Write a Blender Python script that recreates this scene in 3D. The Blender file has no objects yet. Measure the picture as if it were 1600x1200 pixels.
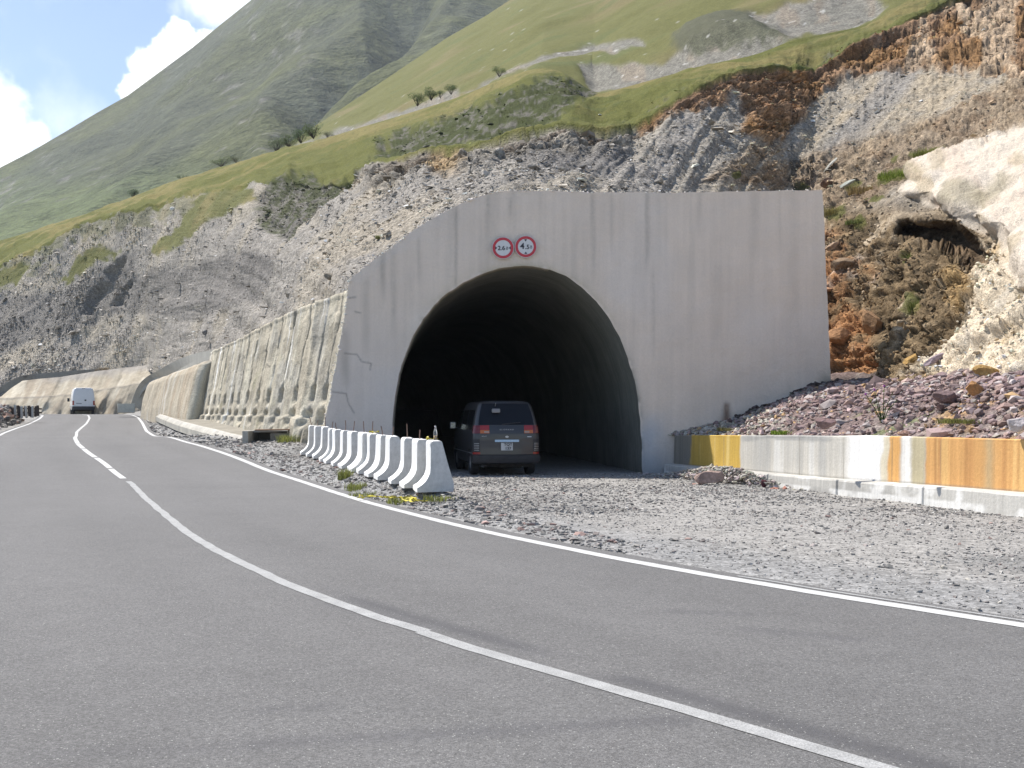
import bpy, bmesh, math, random
import numpy as np
from mathutils import Vector, Matrix
from mathutils.geometry import delaunay_2d_cdt
random.seed(7)
RNG = np.random.default_rng(7)
scene = bpy.context.scene
COL = scene.collection

# ---------------------------------------------------------------- camera
F, CX, HOR, EYE = 1700.0, 800.0, 643.0, 1.6      # focal length in photo pixels, horizon row, eye height
cam = bpy.data.objects.new('camera', bpy.data.cameras.new('camera'))
COL.objects.link(cam); scene.camera = cam
cam.location = (0, 0, EYE); cam.rotation_euler = (math.radians(90), 0, 0)
cam.data.sensor_width = 36.0; cam.data.lens = 36.0*F/1600.0
cam.data.shift_y = (HOR-600.0)/1600.0
cam.data.clip_start = 0.1; cam.data.clip_end = 12000

# ---------------------------------------------------------------- light
SUN_TO = Vector((-0.55, 0.34, 1.0)).normalized()
sun = bpy.data.objects.new('sun', bpy.data.lights.new('sun', 'SUN')); COL.objects.link(sun)
sun.data.energy = 4.4; sun.data.angle = math.radians(0.53); sun.data.color = (1.0, 0.945, 0.865)
sun.rotation_euler = (-SUN_TO).to_track_quat('-Z', 'Y').to_euler(); sun.location = (-20, 0, 60)
EXPOSURE = 0.92
scene.view_settings.view_transform = 'Standard'; scene.view_settings.look = 'None'
scene.view_settings.exposure = EXPOSURE; scene.view_settings.gamma = 1.0
scene.view_settings.use_curve_mapping = False
world = bpy.data.worlds.new('World'); scene.world = world; world.use_nodes = True
wt = world.node_tree; wt.nodes.clear()
def wn(t, **k):
    n = wt.nodes.new(t)
    for a, b in k.items(): setattr(n, a, b)
    return n
w_out = wn('ShaderNodeOutputWorld')
sky = wn('ShaderNodeTexSky', sky_type='NISHITA', sun_disc=False)
sky.sun_elevation = math.asin(SUN_TO.z); sky.sun_rotation = math.atan2(SUN_TO.x, SUN_TO.y)
sky.altitude = 1900; sky.air_density = 1.0; sky.dust_density = 1.2; sky.ozone_density = 1.0
bg_sky = wn('ShaderNodeBackground'); bg_sky.inputs[1].default_value = 0.10
wt.links.new(sky.outputs[0], bg_sky.inputs[0])
bg_cloud = wn('ShaderNodeBackground'); bg_cloud.inputs[0].default_value = (0.96, 0.98, 1.0, 1); bg_cloud.inputs[1].default_value = 0.92
wtc = wn('ShaderNodeTexCoord')
wnoise = wn('ShaderNodeTexNoise'); wnoise.inputs['Scale'].default_value = 26; wnoise.inputs['Detail'].default_value = 9; wnoise.inputs['Roughness'].default_value = 0.58
wt.links.new(wtc.outputs['Generated'], wnoise.inputs['Vector'])
def sky_dir(px, py): return Vector(((px-CX)/F, 1, (HOR-py)/F)).normalized()
def wmath(op, a, b=None, clamp=False):
    n = wn('ShaderNodeMath', operation=op); n.use_clamp = clamp
    for i, v in enumerate((a, b)):
        if v is None: continue
        if isinstance(v, (int, float)): n.inputs[i].default_value = v
        else: wt.links.new(v, n.inputs[i])
    return n.outputs[0]
def cloud_mask(blobs, amp, lo, hi):
    acc = None
    for px, py, r in blobs:
        vm = wn('ShaderNodeVectorMath', operation='DISTANCE'); vm.inputs[1].default_value = sky_dir(px, py)
        wt.links.new(wtc.outputs['Generated'], vm.inputs[0])
        d = wmath('SUBTRACT', 1.0, wmath('DIVIDE', vm.outputs['Value'], r))
        acc = d if acc is None else wmath('MAXIMUM', acc, d)
    n = wmath('MULTIPLY', wmath('SUBTRACT', wnoise.outputs['Fac'], 0.5), amp)
    mr = wn('ShaderNodeMapRange', interpolation_type='SMOOTHSTEP'); mr.inputs[1].default_value = lo; mr.inputs[2].default_value = hi
    wt.links.new(wmath('ADD', acc, n), mr.inputs[0])
    return mr.outputs[0]
m1 = cloud_mask([(215, 140, .022), (236, 108, .026), (262, 84, .026), (286, 66, .022), (300, 88, .03), (240, 150, .03), (330, 80, .03)], 1.6, 0.12, 0.34)
m2 = cloud_mask([(0, 200, .034), (-40, 180, .05), (18, 240, .036), (55, 214, .020), (-80, 330, .08)], 1.6, 0.0, 0.55)
m3 = cloud_mask([(345, 12, .040), (385, 5, .04), (320, 0, .03), (420, -40, .08)], 1.7, 0.05, 0.9)
m4 = cloud_mask([(95, 195, .05), (140, 190, .03), (700, -260, .25), (-300, 100, .2), (1500, -500, .3)], 1.5, 0.1, 1.4)
m2 = wmath('MULTIPLY', m2, 0.9); m3 = wmath('MULTIPLY', m3, 0.75); m4 = wmath('MULTIPLY', m4, 0.5)
mm = wmath('MAXIMUM', wmath('MAXIMUM', m1, m2), wmath('MAXIMUM', m3, m4), clamp=True)
wmix = wn('ShaderNodeMixShader')
wt.links.new(mm, wmix.inputs[0]); wt.links.new(bg_sky.outputs[0], wmix.inputs[1]); wt.links.new(bg_cloud.outputs[0], wmix.inputs[2])
wt.links.new(wmix.outputs[0], w_out.inputs[0])

# ---------------------------------------------------------------- helpers
def P(px, py, Z):
    return ((px-CX)/F*Z, Z, EYE+(HOR-py)/F*Z)
def PV(px, py, Z): return Vector(P(px, py, Z))
def Parr(px, py, Z): return np.stack([(px-CX)/F*Z, Z+0*px, EYE+(HOR-py)/F*Z], -1)
def tag(o, label=None, cat=None, group=None, kind=None):
    if label: o['label'] = label
    if cat: o['category'] = cat
    if group: o['group'] = group
    if kind: o['kind'] = kind
    return o
def empty(name, loc=(0, 0, 0), rz=0, **k):
    o = bpy.data.objects.new(name, None); COL.objects.link(o); o.location = loc; o.rotation_euler = (0, 0, rz)
    o.empty_display_size = 0.2
    return tag(o, **k)
def hsh(ix, iy, iz, seed):
    h = (ix.astype(np.uint32)*np.uint32(374761393) + iy.astype(np.uint32)*np.uint32(668265263)
         + iz.astype(np.uint32)*np.uint32(2147483647) + np.uint32(seed*974711 & 0xffffffff))
    h = (h ^ (h >> np.uint32(13)))*np.uint32(1274126177)
    h = (h ^ (h >> np.uint32(16)))*np.uint32(2246822519)
    h ^= h >> np.uint32(15)
    return h.astype(np.float64)/4294967295.0
def vnoise(p, seed=0):
    p = np.asarray(p, float); i = np.floor(p).astype(np.int64); f = p-i; f = f*f*(3-2*f)
    r = 0
    for dx in (0, 1):
        wx = f[..., 0] if dx else 1-f[..., 0]
        for dy in (0, 1):
            wy = f[..., 1] if dy else 1-f[..., 1]
            for dz in (0, 1):
                wz = f[..., 2] if dz else 1-f[..., 2]
                r = r+wx*wy*wz*hsh(i[..., 0]+dx+100000, i[..., 1]+dy+100000, i[..., 2]+dz+100000, seed)
    return r*2-1
def fbm(p, scale=1.0, octv=4, seed=0, rough=0.5, ridged=False):
    p = np.asarray(p, float)*scale; a = 1.0; s = 0; t = 0
    for o in range(octv):
        n = vnoise(p, seed+o*17)
        if ridged: n = 1-2*np.abs(n)
        s = s+a*n; t += a; a *= rough; p = p*2.03+11.7
    return s/t
def n2(a, b, scale=1.0, octv=4, seed=0, rough=0.5, ridged=False):
    a = np.asarray(a, float); b = np.asarray(b, float)+0*a
    return fbm(np.stack([a, b, 0*a+seed*3.1], -1), scale, octv, seed, rough, ridged)
def worley(p, scale=1.0, seed=0, sq=(1, 1, 1)):
    p = np.asarray(p, float)*scale*np.array(sq); sh = p.shape[:-1]; p = p.reshape(-1, 3); i = np.floor(p).astype(np.int64)
    f1 = np.full(len(p), 9.); f2 = f1.copy(); cr = np.zeros(len(p))
    for dx in (-1, 0, 1):
        for dy in (-1, 0, 1):
            for dz in (-1, 0, 1):
                c = i+np.array([dx, dy, dz]); a = [c[:, k]+100000 for k in range(3)]
                q = c+np.stack([hsh(*a, seed+1), hsh(*a, seed+2), hsh(*a, seed+3)], -1); d = np.sqrt(((p-q)**2).sum(-1)); r = hsh(*a, seed+4)
                n = d < f1; f2 = np.where(n, f1, np.minimum(f2, d)); cr = np.where(n, r, cr); f1 = np.where(n, d, f1)
    return f1.reshape(sh), (f2-f1).reshape(sh), cr.reshape(sh)
def sst(x, a, b):
    t = np.clip((np.asarray(x, float)-a)/(b-a), 0, 1); return t*t*(3-2*t)
def curve(pts, sm=0):
    a = np.array(pts, float)
    return lambda x: np.interp(x, a[:, 0], a[:, 1]) if not sm else sum(np.interp(np.asarray(x)+k*sm, a[:, 0], a[:, 1])*w for k, w in ((-1.5, .1), (-1, .18), (-.5, .22), (.5, .22), (1, .18), (1.5, .1)))
def sdpoly(px, py, poly):
    """signed distance, positive inside"""
    poly = np.array(poly, float); d = np.full(px.shape, 1e9); ins = np.zeros(px.shape, bool)
    for a, b in zip(poly, np.roll(poly, -1, 0)):
        e = b-a; wx = px-a[0]; wy = py-a[1]
        t = np.clip((wx*e[0]+wy*e[1])/(e@e+1e-9), 0, 1)
        d = np.minimum(d, np.hypot(wx-e[0]*t, wy-e[1]*t))
        c = ((a[1] > py) != (b[1] > py))
        if abs(e[1]) > 1e-9: ins ^= c & (px < a[0]+e[0]*(py-a[1])/e[1])
    return np.where(ins, d, -d)
def mesh_np(name, V, faces=None, grid=None, mat=None, cols=None, smooth=True, parent=None, link=True):
    """faces: (M,k) array or list; grid=(rows,cols) builds quads"""
    V = np.asarray(V, float).reshape(-1, 3)
    if grid:
        r, c = grid; i = np.arange(r*c).reshape(r, c)
        faces = np.stack([i[:-1, :-1], i[:-1, 1:], i[1:, 1:], i[1:, :-1]], -1).reshape(-1, 4)
    me = bpy.data.meshes.new(name)
    if isinstance(faces, np.ndarray):
        M, k = faces.shape
        me.vertices.add(len(V)); me.vertices.foreach_set('co', V.ravel())
        me.loops.add(M*k); me.loops.foreach_set('vertex_index', faces.ravel().astype(np.int32))
        me.polygons.add(M); me.polygons.foreach_set('loop_start', np.arange(0, M*k, k, dtype=np.int32))
        me.update(calc_edges=True)
    else:
        me.from_pydata([tuple(v) for v in V], [], [tuple(f) for f in faces]); me.update()
    me.polygons.foreach_set('use_smooth', [bool(smooth)]*len(me.polygons))
    if cols is not None:
        a = me.color_attributes.new('Col', 'FLOAT_COLOR', 'POINT')
        c = np.ones((len(V), 4)); cc = np.asarray(cols, float).reshape(len(V), -1); c[:, :cc.shape[1]] = cc
        a.data.foreach_set('color', c.ravel())
    if mat: me.materials.append(mat)
    o = bpy.data.objects.new(name, me)
    if link: COL.objects.link(o)
    if parent: o.parent = parent
    return o
# ---- materials
MATS = {}
def nodes_of(name):
    m = bpy.data.materials.new(name); m.use_nodes = True
    nt = m.node_tree; bs = nt.nodes['Principled BSDF']
    return m, nt, bs
def mth(nt, op, a, b=None, clamp=False):
    n = nt.nodes.new('ShaderNodeMath'); n.operation = op; n.use_clamp = clamp
    for i, v in enumerate((a, b)):
        if v is None: continue
        if isinstance(v, (int, float)): n.inputs[i].default_value = v
        else: nt.links.new(v, n.inputs[i])
    return n.outputs[0]
def tex(nt, kind, scale, detail=4, rough=0.55, vec=None, stretch=None):
    n = nt.nodes.new('ShaderNodeTexNoise' if kind == 'noise' else 'ShaderNodeTexVoronoi')
    n.inputs['Scale'].default_value = scale
    if kind == 'noise': n.inputs['Detail'].default_value = detail; n.inputs['Roughness'].default_value = rough
    if vec is None:
        g = nt.nodes.new('ShaderNodeTexCoord'); vec = g.outputs['Object']
    if stretch:
        mp = nt.nodes.new('ShaderNodeMapping'); mp.inputs['Scale'].default_value = stretch
        nt.links.new(vec, mp.inputs['Vector']); vec = mp.outputs[0]
    nt.links.new(vec, n.inputs['Vector'])
    return n
def surf(name, base=(.5, .5, .5), rough=0.9, layers=(), bumps=(), attr=False, spec=0.3, speck=None, metal=0.0, coat=0.0):
    """layers: (kind, scale, lo, hi, stretch) brightness multipliers; bumps: (kind, scale, strength_m, stretch)"""
    m, nt, bs = nodes_of(name)
    bs.inputs['Roughness'].default_value = rough; bs.inputs['Specular IOR Level'].default_value = spec
    bs.inputs['Metallic'].default_value = metal; bs.inputs['Coat Weight'].default_value = coat
    if attr:
        a = nt.nodes.new('ShaderNodeAttribute'); a.attribute_name = 'Col'; col = a.outputs['Color']; alpha = a.outputs['Alpha']
    else:
        r = nt.nodes.new('ShaderNodeRGB'); r.outputs[0].default_value = (*base, 1); col = r.outputs[0]; alpha = None
    fac = None
    for (kind, sc, lo, hi, stc) in layers:
        t = tex(nt, kind if kind != 'cell' else 'vor', sc, 5, 0.6, stretch=stc)
        if kind == 'cell':
            sp = nt.nodes.new('ShaderNodeSeparateColor'); nt.links.new(t.outputs['Color'], sp.inputs[0]); f = sp.outputs[0]
        else:
            f = t.outputs['Fac'] if kind == 'noise' else t.outputs['Distance']
        mr = nt.nodes.new('ShaderNodeMapRange')
        mr.inputs[1].default_value = 0.28 if kind == 'noise' else 0.0; mr.inputs[2].default_value = 0.72 if kind == 'noise' else 1.0
        mr.inputs[3].default_value = lo; mr.inputs[4].default_value = hi
        nt.links.new(f, mr.inputs[0]); v = mr.outputs[0]
        if kind == 'cell' and alpha is not None:
            v = mth(nt, 'ADD', 1.0, mth(nt, 'MULTIPLY', mth(nt, 'SUBTRACT', v, 1.0), alpha))
        fac = v if fac is None else mth(nt, 'MULTIPLY', fac, v)
    if fac is not None:
        vm = nt.nodes.new('ShaderNodeVectorMath'); vm.operation = 'SCALE'
        nt.links.new(col, vm.inputs[0]); nt.links.new(fac, vm.inputs['Scale']); col = vm.outputs[0]
    if speck:
        sc, thr, c2 = speck
        t = tex(nt, 'vor', sc); sp = nt.nodes.new('ShaderNodeSeparateColor'); nt.links.new(t.outputs['Color'], sp.inputs[0])
        g = mth(nt, 'GREATER_THAN', sp.outputs[1], thr)
        mx = nt.nodes.new('ShaderNodeMix'); mx.data_type = 'RGBA'
        nt.links.new(g, mx.inputs[0]); nt.links.new(col, mx.inputs[6]); mx.inputs[7].default_value = (*c2, 1); col = mx.outputs[2]
    nt.links.new(col, bs.inputs['Base Color'])
    prev = None
    for (kind, sc, st, stc) in bumps:
        t = tex(nt, kind, sc, 5, 0.6, stretch=stc)
        b = nt.nodes.new('ShaderNodeBump'); b.inputs['Strength'].default_value = 1.0; b.inputs['Distance'].default_value = st
        nt.links.new(t.outputs['Fac'] if kind == 'noise' else t.outputs['Distance'], b.inputs['Height'])
        if prev: nt.links.new(prev, b.inputs['Normal'])
        prev = b.outputs[0]
    if prev: nt.links.new(prev, bs.inputs['Normal'])
    return m
HILL = surf('hill_surface', attr=True, layers=[('cell', 3.1, .84, 1.18, None), ('cell', 9, .72, 1.32, None), ('noise', 1.3, .88, 1.12, None), ('noise', 11, .7, 1.3, None), ('noise', 40, .75, 1.25, None)],
            bumps=[('noise', 3, .08, None), ('noise', 11, .11, None)], spec=.1)
CLIFF = surf('rock_surface', attr=True, layers=[('cell', 6, .8, 1.22, None), ('cell', 17, .7, 1.32, None), ('noise', 5, .82, 1.18, None), ('noise', 28, .66, 1.3, None)],
             bumps=[('noise', 5, .10, None), ('noise', 17, .07, None), ('noise', 45, .02, None)], spec=.15)
FARH = surf('far_slope', attr=True, layers=[('noise', .02, .8, 1.2, None), ('noise', .09, .72, 1.28, None), ('noise', .35, .7, 1.35, None)],
            bumps=[('noise', .04, 7.0, None), ('noise', .2, 2.4, None)], spec=.05)
MEAD = surf('meadow', attr=True, layers=[('noise', .25, .88, 1.12, None), ('noise', 1.6, .8, 1.22, None), ('noise', 7, .8, 1.2, None)],
            bumps=[('noise', .5, .5, None), ('noise', 3, .15, None)], spec=.05)
STONE = surf('loose_stone', attr=True, layers=[('noise', 30, .8, 1.2, None)], spec=.2)
GRAVEL = surf('gravel_ground', attr=True, layers=[('cell', 14, .72, 1.25, None), ('cell', 45, .7, 1.3, None), ('noise', .8, .9, 1.1, None), ('noise', 60, .8, 1.2, None)],
              bumps=[('noise', 9, .02, None), ('noise', 40, .012, None)], spec=.2)
ASPH = surf('asphalt', attr=True, rough=.82, layers=[('noise', .35, .94, 1.06, None), ('noise', 2.5, .95, 1.05, None), ('cell', 70, .80, 1.22, None), ('cell', 150, .74, 1.28, None), ('noise', 330, .6, 1.4, None)],
            bumps=[('noise', 130, .006, None)], spec=.35, speck=(150, .992, (.34, .34, .32)))
PAINT = surf('road_paint', (.60, .60, .59), .7, layers=[('noise', 130, .6, 1.1, None), ('noise', 6, .82, 1.08, None)], bumps=[('noise', 130, .003, None)])
PAINT2 = surf('worn_road_paint', (.39, .39, .385), .7, layers=[('noise', 110, .45, 1.2, None), ('noise', 5, .8, 1.12, None)], bumps=[('noise', 130, .003, None)])
PORTAL = surf('portal_concrete', attr=True, rough=.9, layers=[('noise', .7, .95, 1.05, None), ('noise', 1.0, .95, 1.04, (5, 5, .22)), ('noise', 22, .95, 1.05, None)],
              bumps=[('noise', 3, .04, None), ('noise', 17, .014, None)], spec=.2)
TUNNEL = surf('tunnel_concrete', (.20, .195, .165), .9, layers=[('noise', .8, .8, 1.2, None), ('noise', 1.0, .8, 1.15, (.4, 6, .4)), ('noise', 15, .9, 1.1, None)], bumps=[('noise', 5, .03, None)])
SHOT = surf('sprayed_concrete', attr=True, rough=.95, layers=[('noise', .6, .86, 1.12, None), ('noise', 1.0, .82, 1.15, (2.2, 2.2, .25)), ('noise', 12, .88, 1.1, None)],
            bumps=[('noise', 3, .05, None), ('noise', 12, .02, None)], spec=.1)
RUB = surf('masonry', attr=True, rough=.95, layers=[('noise', 1.2, .86, 1.12, None), ('noise', 1.0, .78, 1.18, (5, 5, .5)), ('noise', 16, .8, 1.2, None)],
           bumps=[('noise', 6, .04, None), ('noise', 15, .03, None)], spec=.1)
CONC = surf('grey_concrete', (.36, .35, .32), .92, layers=[('noise', 1.5, .85, 1.1, None), ('noise', 14, .88, 1.1, None)], bumps=[('noise', 12, .01, None)], spec=.2)
STAINW = surf('stained_concrete', attr=True, rough=.9, layers=[('noise', 1.0, .84, 1.12, (9, 9, .35)), ('noise', 18, .92, 1.07, None)], bumps=[('noise', 16, .008, None)], spec=.2)
WHITE = surf('white_painted_concrete', (.80, .80, .79), .75, layers=[('noise', 2.2, .86, 1.05, None), ('noise', 9, .88, 1.04, None), ('noise', 30, .9, 1.04, None)], bumps=[('noise', 20, .004, None)], spec=.3)
LEAF = surf('foliage', attr=True, rough=.8, layers=[('noise', 3, .8, 1.2, None)], spec=.1)
WOOD = surf('brown_board', (.20, .11, .06), .85, layers=[('noise', 1, .8, 1.2, (3, 12, 12))])
_nt = LEAF.node_tree; _bs = _nt.nodes['Principled BSDF']; _tr = _nt.nodes.new('ShaderNodeBsdfTranslucent'); _mx = _nt.nodes.new('ShaderNodeMixShader'); _mx.inputs[0].default_value = .45
_nt.links.new(_bs.inputs['Base Color'].links[0].from_socket, _tr.inputs['Color']); _nt.links.new(_bs.outputs[0], _mx.inputs[1]); _nt.links.new(_tr.outputs[0], _mx.inputs[2]); _nt.links.new(_mx.outputs[0], _nt.nodes['Material Output'].inputs['Surface'])
RUST = surf('rusty_steel', (.20, .13, .10), .7, layers=[('noise', 20, .7, 1.2, None)])

# ---- loose stones merged in one mesh
_ico = np.array([(0, 0, -1), (.72, -.53, -.45), (-.28, -.85, -.45), (-.89, 0, -.45), (-.28, .85, -.45), (.72, .53, -.45),
                 (.28, -.85, .45), (-.72, -.53, .45), (-.72, .53, .45), (.28, .85, .45), (.89, 0, .45), (0, 0, 1)])
_icof = np.array([(0, 1, 2), (1, 0, 5), (0, 2, 3), (0, 3, 4), (0, 4, 5), (1, 5, 10), (2, 1, 6), (3, 2, 7), (4, 3, 8), (5, 4, 9),
                  (1, 10, 6), (2, 6, 7), (3, 7, 8), (4, 8, 9), (5, 9, 10), (6, 10, 11), (7, 6, 11), (8, 7, 11), (9, 8, 11), (10, 9, 11)])
_box = np.array([(x, y, z) for z in (-.7, .7) for (x, y) in ((-.7, -.7), (.7, -.7), (.7, .7), (-.7, .7))])
_boxf = np.array([(0, 3, 2), (0, 2, 1), (4, 5, 6), (4, 6, 7), (0, 1, 5), (0, 5, 4), (1, 2, 6), (1, 6, 5), (2, 3, 7), (2, 7, 6), (3, 0, 4), (3, 4, 7)])
def stones(name, C, size, cols, flat=0.55, shape='ico', jitter=.28, parent=None, mat=None):
    C = np.asarray(C, float); n = len(C)
    U, Fc = (_ico, _icof) if shape == 'ico' else (_box, _boxf)
    k = len(U)
    V = U[None]*(1+RNG.normal(0, jitter, (n, k, 1))) + RNG.normal(0, jitter*.5, (n, k, 3))
    V = V*np.stack([RNG.uniform(.7, 1.3, n), RNG.uniform(.6, 1.0, n), RNG.uniform(flat*.7, flat*1.3, n)], -1)[:, None]
    a = RNG.uniform(0, 2*np.pi, n); b = RNG.normal(0, .35, n)
    ca, sa, cb, sb = np.cos(a), np.sin(a), np.cos(b), np.sin(b)
    x, y, z = V[..., 0], V[..., 1], V[..., 2]
    y, z = y*cb[:, None]-z*sb[:, None], y*sb[:, None]+z*cb[:, None]
    x, y = x*ca[:, None]-y*sa[:, None], x*sa[:, None]+y*ca[:, None]
    V = np.stack([x, y, z], -1)*(np.asarray(size)[:, None, None]*.5)+C[:, None]
    faces = (Fc[None]+(np.arange(n)*k)[:, None, None]).reshape(-1, 3)
    cc = np.repeat(np.asarray(cols)[:, None], k, 1).reshape(-1, 3)
    return mesh_np(name, V, faces, mat=mat or STONE, cols=cc, smooth=False, parent=parent)
def tint(base, n, var=.25, hue=.06):
    base = np.array(base); b = np.exp(RNG.normal(0, var, (n, 1)))
    return np.clip(base*b*(1+RNG.normal(0, hue, (n, 3))), .01, .9)

# ---------------------------------------------------------------- road and ground shape
def smooth_path(pts, step=.5, sig=2.0):
    a = np.array(pts, float); s = np.concatenate([[0], np.cumsum(np.hypot(*np.diff(a, axis=0).T))])
    t = np.arange(0, s[-1], step); q = np.stack([np.interp(t, s, a[:, 0]), np.interp(t, s, a[:, 1])], -1)
    k = np.exp(-.5*(np.arange(-12, 13)*step/sig)**2); k /= k.sum()
    qp = np.pad(q, ((12, 12), (0, 0)), mode='edge')
    qs = np.stack([np.convolve(qp[:, i], k, 'valid') for i in (0, 1)], -1)
    return qs[2:-2]
CEN = smooth_path([(22, -16), (14, -9), (9, -4), (6.3, -1.1), (4.1, 1.6), (2.45, 3.8), (1.67, 4.88), (1.27, 5.41), (.71, 6.07), (0, 6.97), (-.74, 7.91), (-1.61, 9.14), (-2.74, 11.1),
     (-4, 13.62), (-5.73, 17.71), (-8.83, 25.01), (-11.28, 30.2), (-13.3, 34), (-14.89, 37.35), (-17.53, 43.64), (-24.14, 60.34),
     (-29.37, 75.08), (-33.54, 86.4), (-37.6, 96.5), (-44, 108), (-53, 118), (-66, 126), (-90, 133), (-130, 138)], .5, 1.0)
_gz = np.array([(-30, 0), (5, 0), (12, .02), (20, -.06), (28, .03), (36, .45), (45, .54), (55, .35), (65, .57), (75, .76), (85, 1.02), (92, 1.2), (100, 1.33), (106, 1.35), (115, 1.25), (130, 1.0), (160, .6)])
_zz = np.arange(-30, 160, .5); _gg = np.interp(_zz, _gz[:, 0], _gz[:, 1]); _k = np.exp(-.5*(np.arange(-8, 9)*.5/1.3)**2); _k /= _k.sum()
_gg = np.convolve(np.pad(_gg, 8, mode='edge'), _k, 'valid')
def groad(Z): return np.interp(Z, _zz, _gg)
_T = np.gradient(CEN, axis=0); _T /= np.linalg.norm(_T, axis=1, keepdims=True)
_N = np.stack([_T[:, 1], -_T[:, 0]], -1)      # to the right of travel
def lateral(X, Z):
    X = np.asarray(X, float); Z = np.asarray(Z, float); sh = X.shape; p = np.stack([X.ravel(), Z.ravel()], -1)
    out = np.empty(len(p)); idx = np.empty(len(p), int)
    for i in range(0, len(p), 20000):
        q = p[i:i+20000]; d = ((q[:, None]-CEN[None])**2).sum(-1); j = d.argmin(1)
        out[i:i+20000] = ((q-CEN[j])*_N[j]).sum(1); idx[i:i+20000] = j
        far = np.sqrt(d.min(1)) > np.abs(out[i:i+20000])+2
        out[i:i+20000] = np.where(far, np.sign(out[i:i+20000])*np.sqrt(d.min(1)), out[i:i+20000])
    return out.reshape(sh)
def lot_h(Z): return np.interp(Z, [-30, 10, 15, 20, 33, 60, 200], [0, 0, -.08, -.18, -.28, -.4, -.4])
ROW_A, ROW_B = 5.025, -.3378                   # barrier row line X = A + B*Z
def G(X, Z, d=None):
    X = np.asarray(X, float); Z = np.asarray(Z, float)+0*X
    if d is None: d = lateral(X, Z)
    gr = groad(Z)
    right = sst(d, 4.3, 7.5)
    behind = sst(Z, 33.2, 34.5)*(1-sst(X, -6.6, -5.8))   # strip beside the long wall
    z = gr+(lot_h(Z)-gr)*right*(1-behind)
    z = z+behind*sst(d, 4.2, 7)*(.18+.3*sst(Z, 40, 80))
    rd = X-(ROW_A+ROW_B*Z)-.1
    w = np.exp(-(np.where(rd < 0, rd/1.0, rd/.55))**2)*sst(Z, 17.5, 19.3)*(1-sst(Z, 38, 44))
    zb = .19+.06*sst(Z, 19, 34)
    z = z+np.maximum(zb-z, 0)*w*sst(d, 4.0, 4.8)
    z = z-.07*(1-sst(np.abs(d), 3.9, 4.05))-.015*(1-sst(np.abs(d), 4.05, 4.6))
    lump = n2(X, Z, .9, 3, 5)*.03+n2(X, Z, 3.5, 3, 6)*.012
    z = z+lump*sst(np.abs(d), 4.1, 5.2)
    left = sst(-d, 4.3, 6.0)
    z = z+left*(n2(X, Z, .4, 3, 9)*.1)
    z = z-left*sst(-d, 8, 40)*6.0                # the valley side falls away
    return z

def axis(dense, far, step, grow=1.12):
    a = list(np.arange(dense[0], dense[1]+1e-6, step)); s = step
    while a[-1] < far[1]: s *= grow; a.append(a[-1]+s)
    s = step
    while a[0] > far[0]: s *= grow; a.insert(0, a[0]-s)
    return np.array(a)
gx = np.clip(axis((-10, 9.5), (-2400, 2400), .14, 1.05), -2400, 2400); gzv = np.clip(axis((5, 36), (-300, 2500), .14, 1.03), -300, 2500)
GX, GZ = np.meshgrid(gx, gzv)
GD = lateral(np.clip(GX, -140, 60), np.clip(GZ, -30, 150))
GH = G(GX, GZ, GD)
_c = np.empty(GX.shape+(4,))
n_a = n2(GX, GZ, .35, 4, 21); n_b = n2(GX, GZ, 1.5, 4, 22)
fine = np.array([.275, .265, .25]); coarse = np.array([.185, .182, .175])
gf = sst(n_a*1.2+n_b*.6+.15+.6*sst(GD, 7, 12), -.45, .35)
_c[..., :3] = coarse+(fine-coarse)*gf[..., None]
# compacted light wheel tracks of the lot
_c[..., 3] = 1.0
sh = sst(GD, 3.9, 4.1)*(1-sst(GD, 4.6, 6.2))
_c[..., :3] += (np.array([.22, .22, .22])-_c[..., :3])*(sh*.7)[..., None]
lf = sst(-GD, 3.9, 9)[..., None]; _c[..., :3] += (np.array([.12, .15, .07])-_c[..., :3])*lf*sst(np.abs(GX)+np.abs(GZ), 140, 200)[..., None]
ground = mesh_np('ground', np.stack([GX, GZ, GH], -1), grid=GX.shape, mat=GRAVEL, cols=_c)
tag(ground, kind='structure')

# road surface
def strip(offs, s0=0, s1=None, dz=0.0, sub=1, wob=0.0, skirt=False):
    c = CEN[s0:s1]; nn = _N[s0:s1]
    if sub > 1:
        t = np.arange(0, len(c)-1+1e-9, 1/sub); i = np.minimum(t.astype(int), len(c)-2); f = (t-i)[:, None]
        c = c[i]*(1-f)+c[i+1]*f; nn = nn[i]*(1-f)+nn[i+1]*f; nn /= np.linalg.norm(nn, axis=1, keepdims=True)
    o = np.array(offs, float)[None, :]+np.zeros((len(c), 1))
    if wob: o = o+n2(c[:, 0]*3, c[:, 1]*3, 1, 3, 31)[:, None]*wob
    X = c[:, :1]+nn[:, :1]*o; Z = c[:, 1:]+nn[:, 1:]*o
    H = groad(Z)+dz
    return X, Z, H, o
offs = np.concatenate([[-3.98, -3.96], np.linspace(-3.94, 3.94, 110), [3.96, 3.98]])
near_i = int(np.argmin(np.abs(CEN[:, 1]-32)))
X, Z, H, O = strip(offs, 0, None, 0, sub=5)
edge_w = n2(X[:, 0], Z[:, 0], 2.2, 3, 33)*.05
X[:, -3:] += edge_w[:, None]*.9; X[:, :3] += edge_w[:, None]*.9
H[:, 0] -= .12; H[:, -1] -= .12
c = np.ones(X.shape+(4,)); base = np.array([.128, .125, .123])
lum = 1+.05*n2(X, Z, .3, 3, 41)+.10*n2(O*1.2, Z*.08, 1, 3, 42)
lum *= 1-.09*np.exp(-((np.abs(np.abs(O)-1.85)-.85)/.38)**2)*(.6+.4*n2(X, Z, .2, 2, 43))
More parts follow.
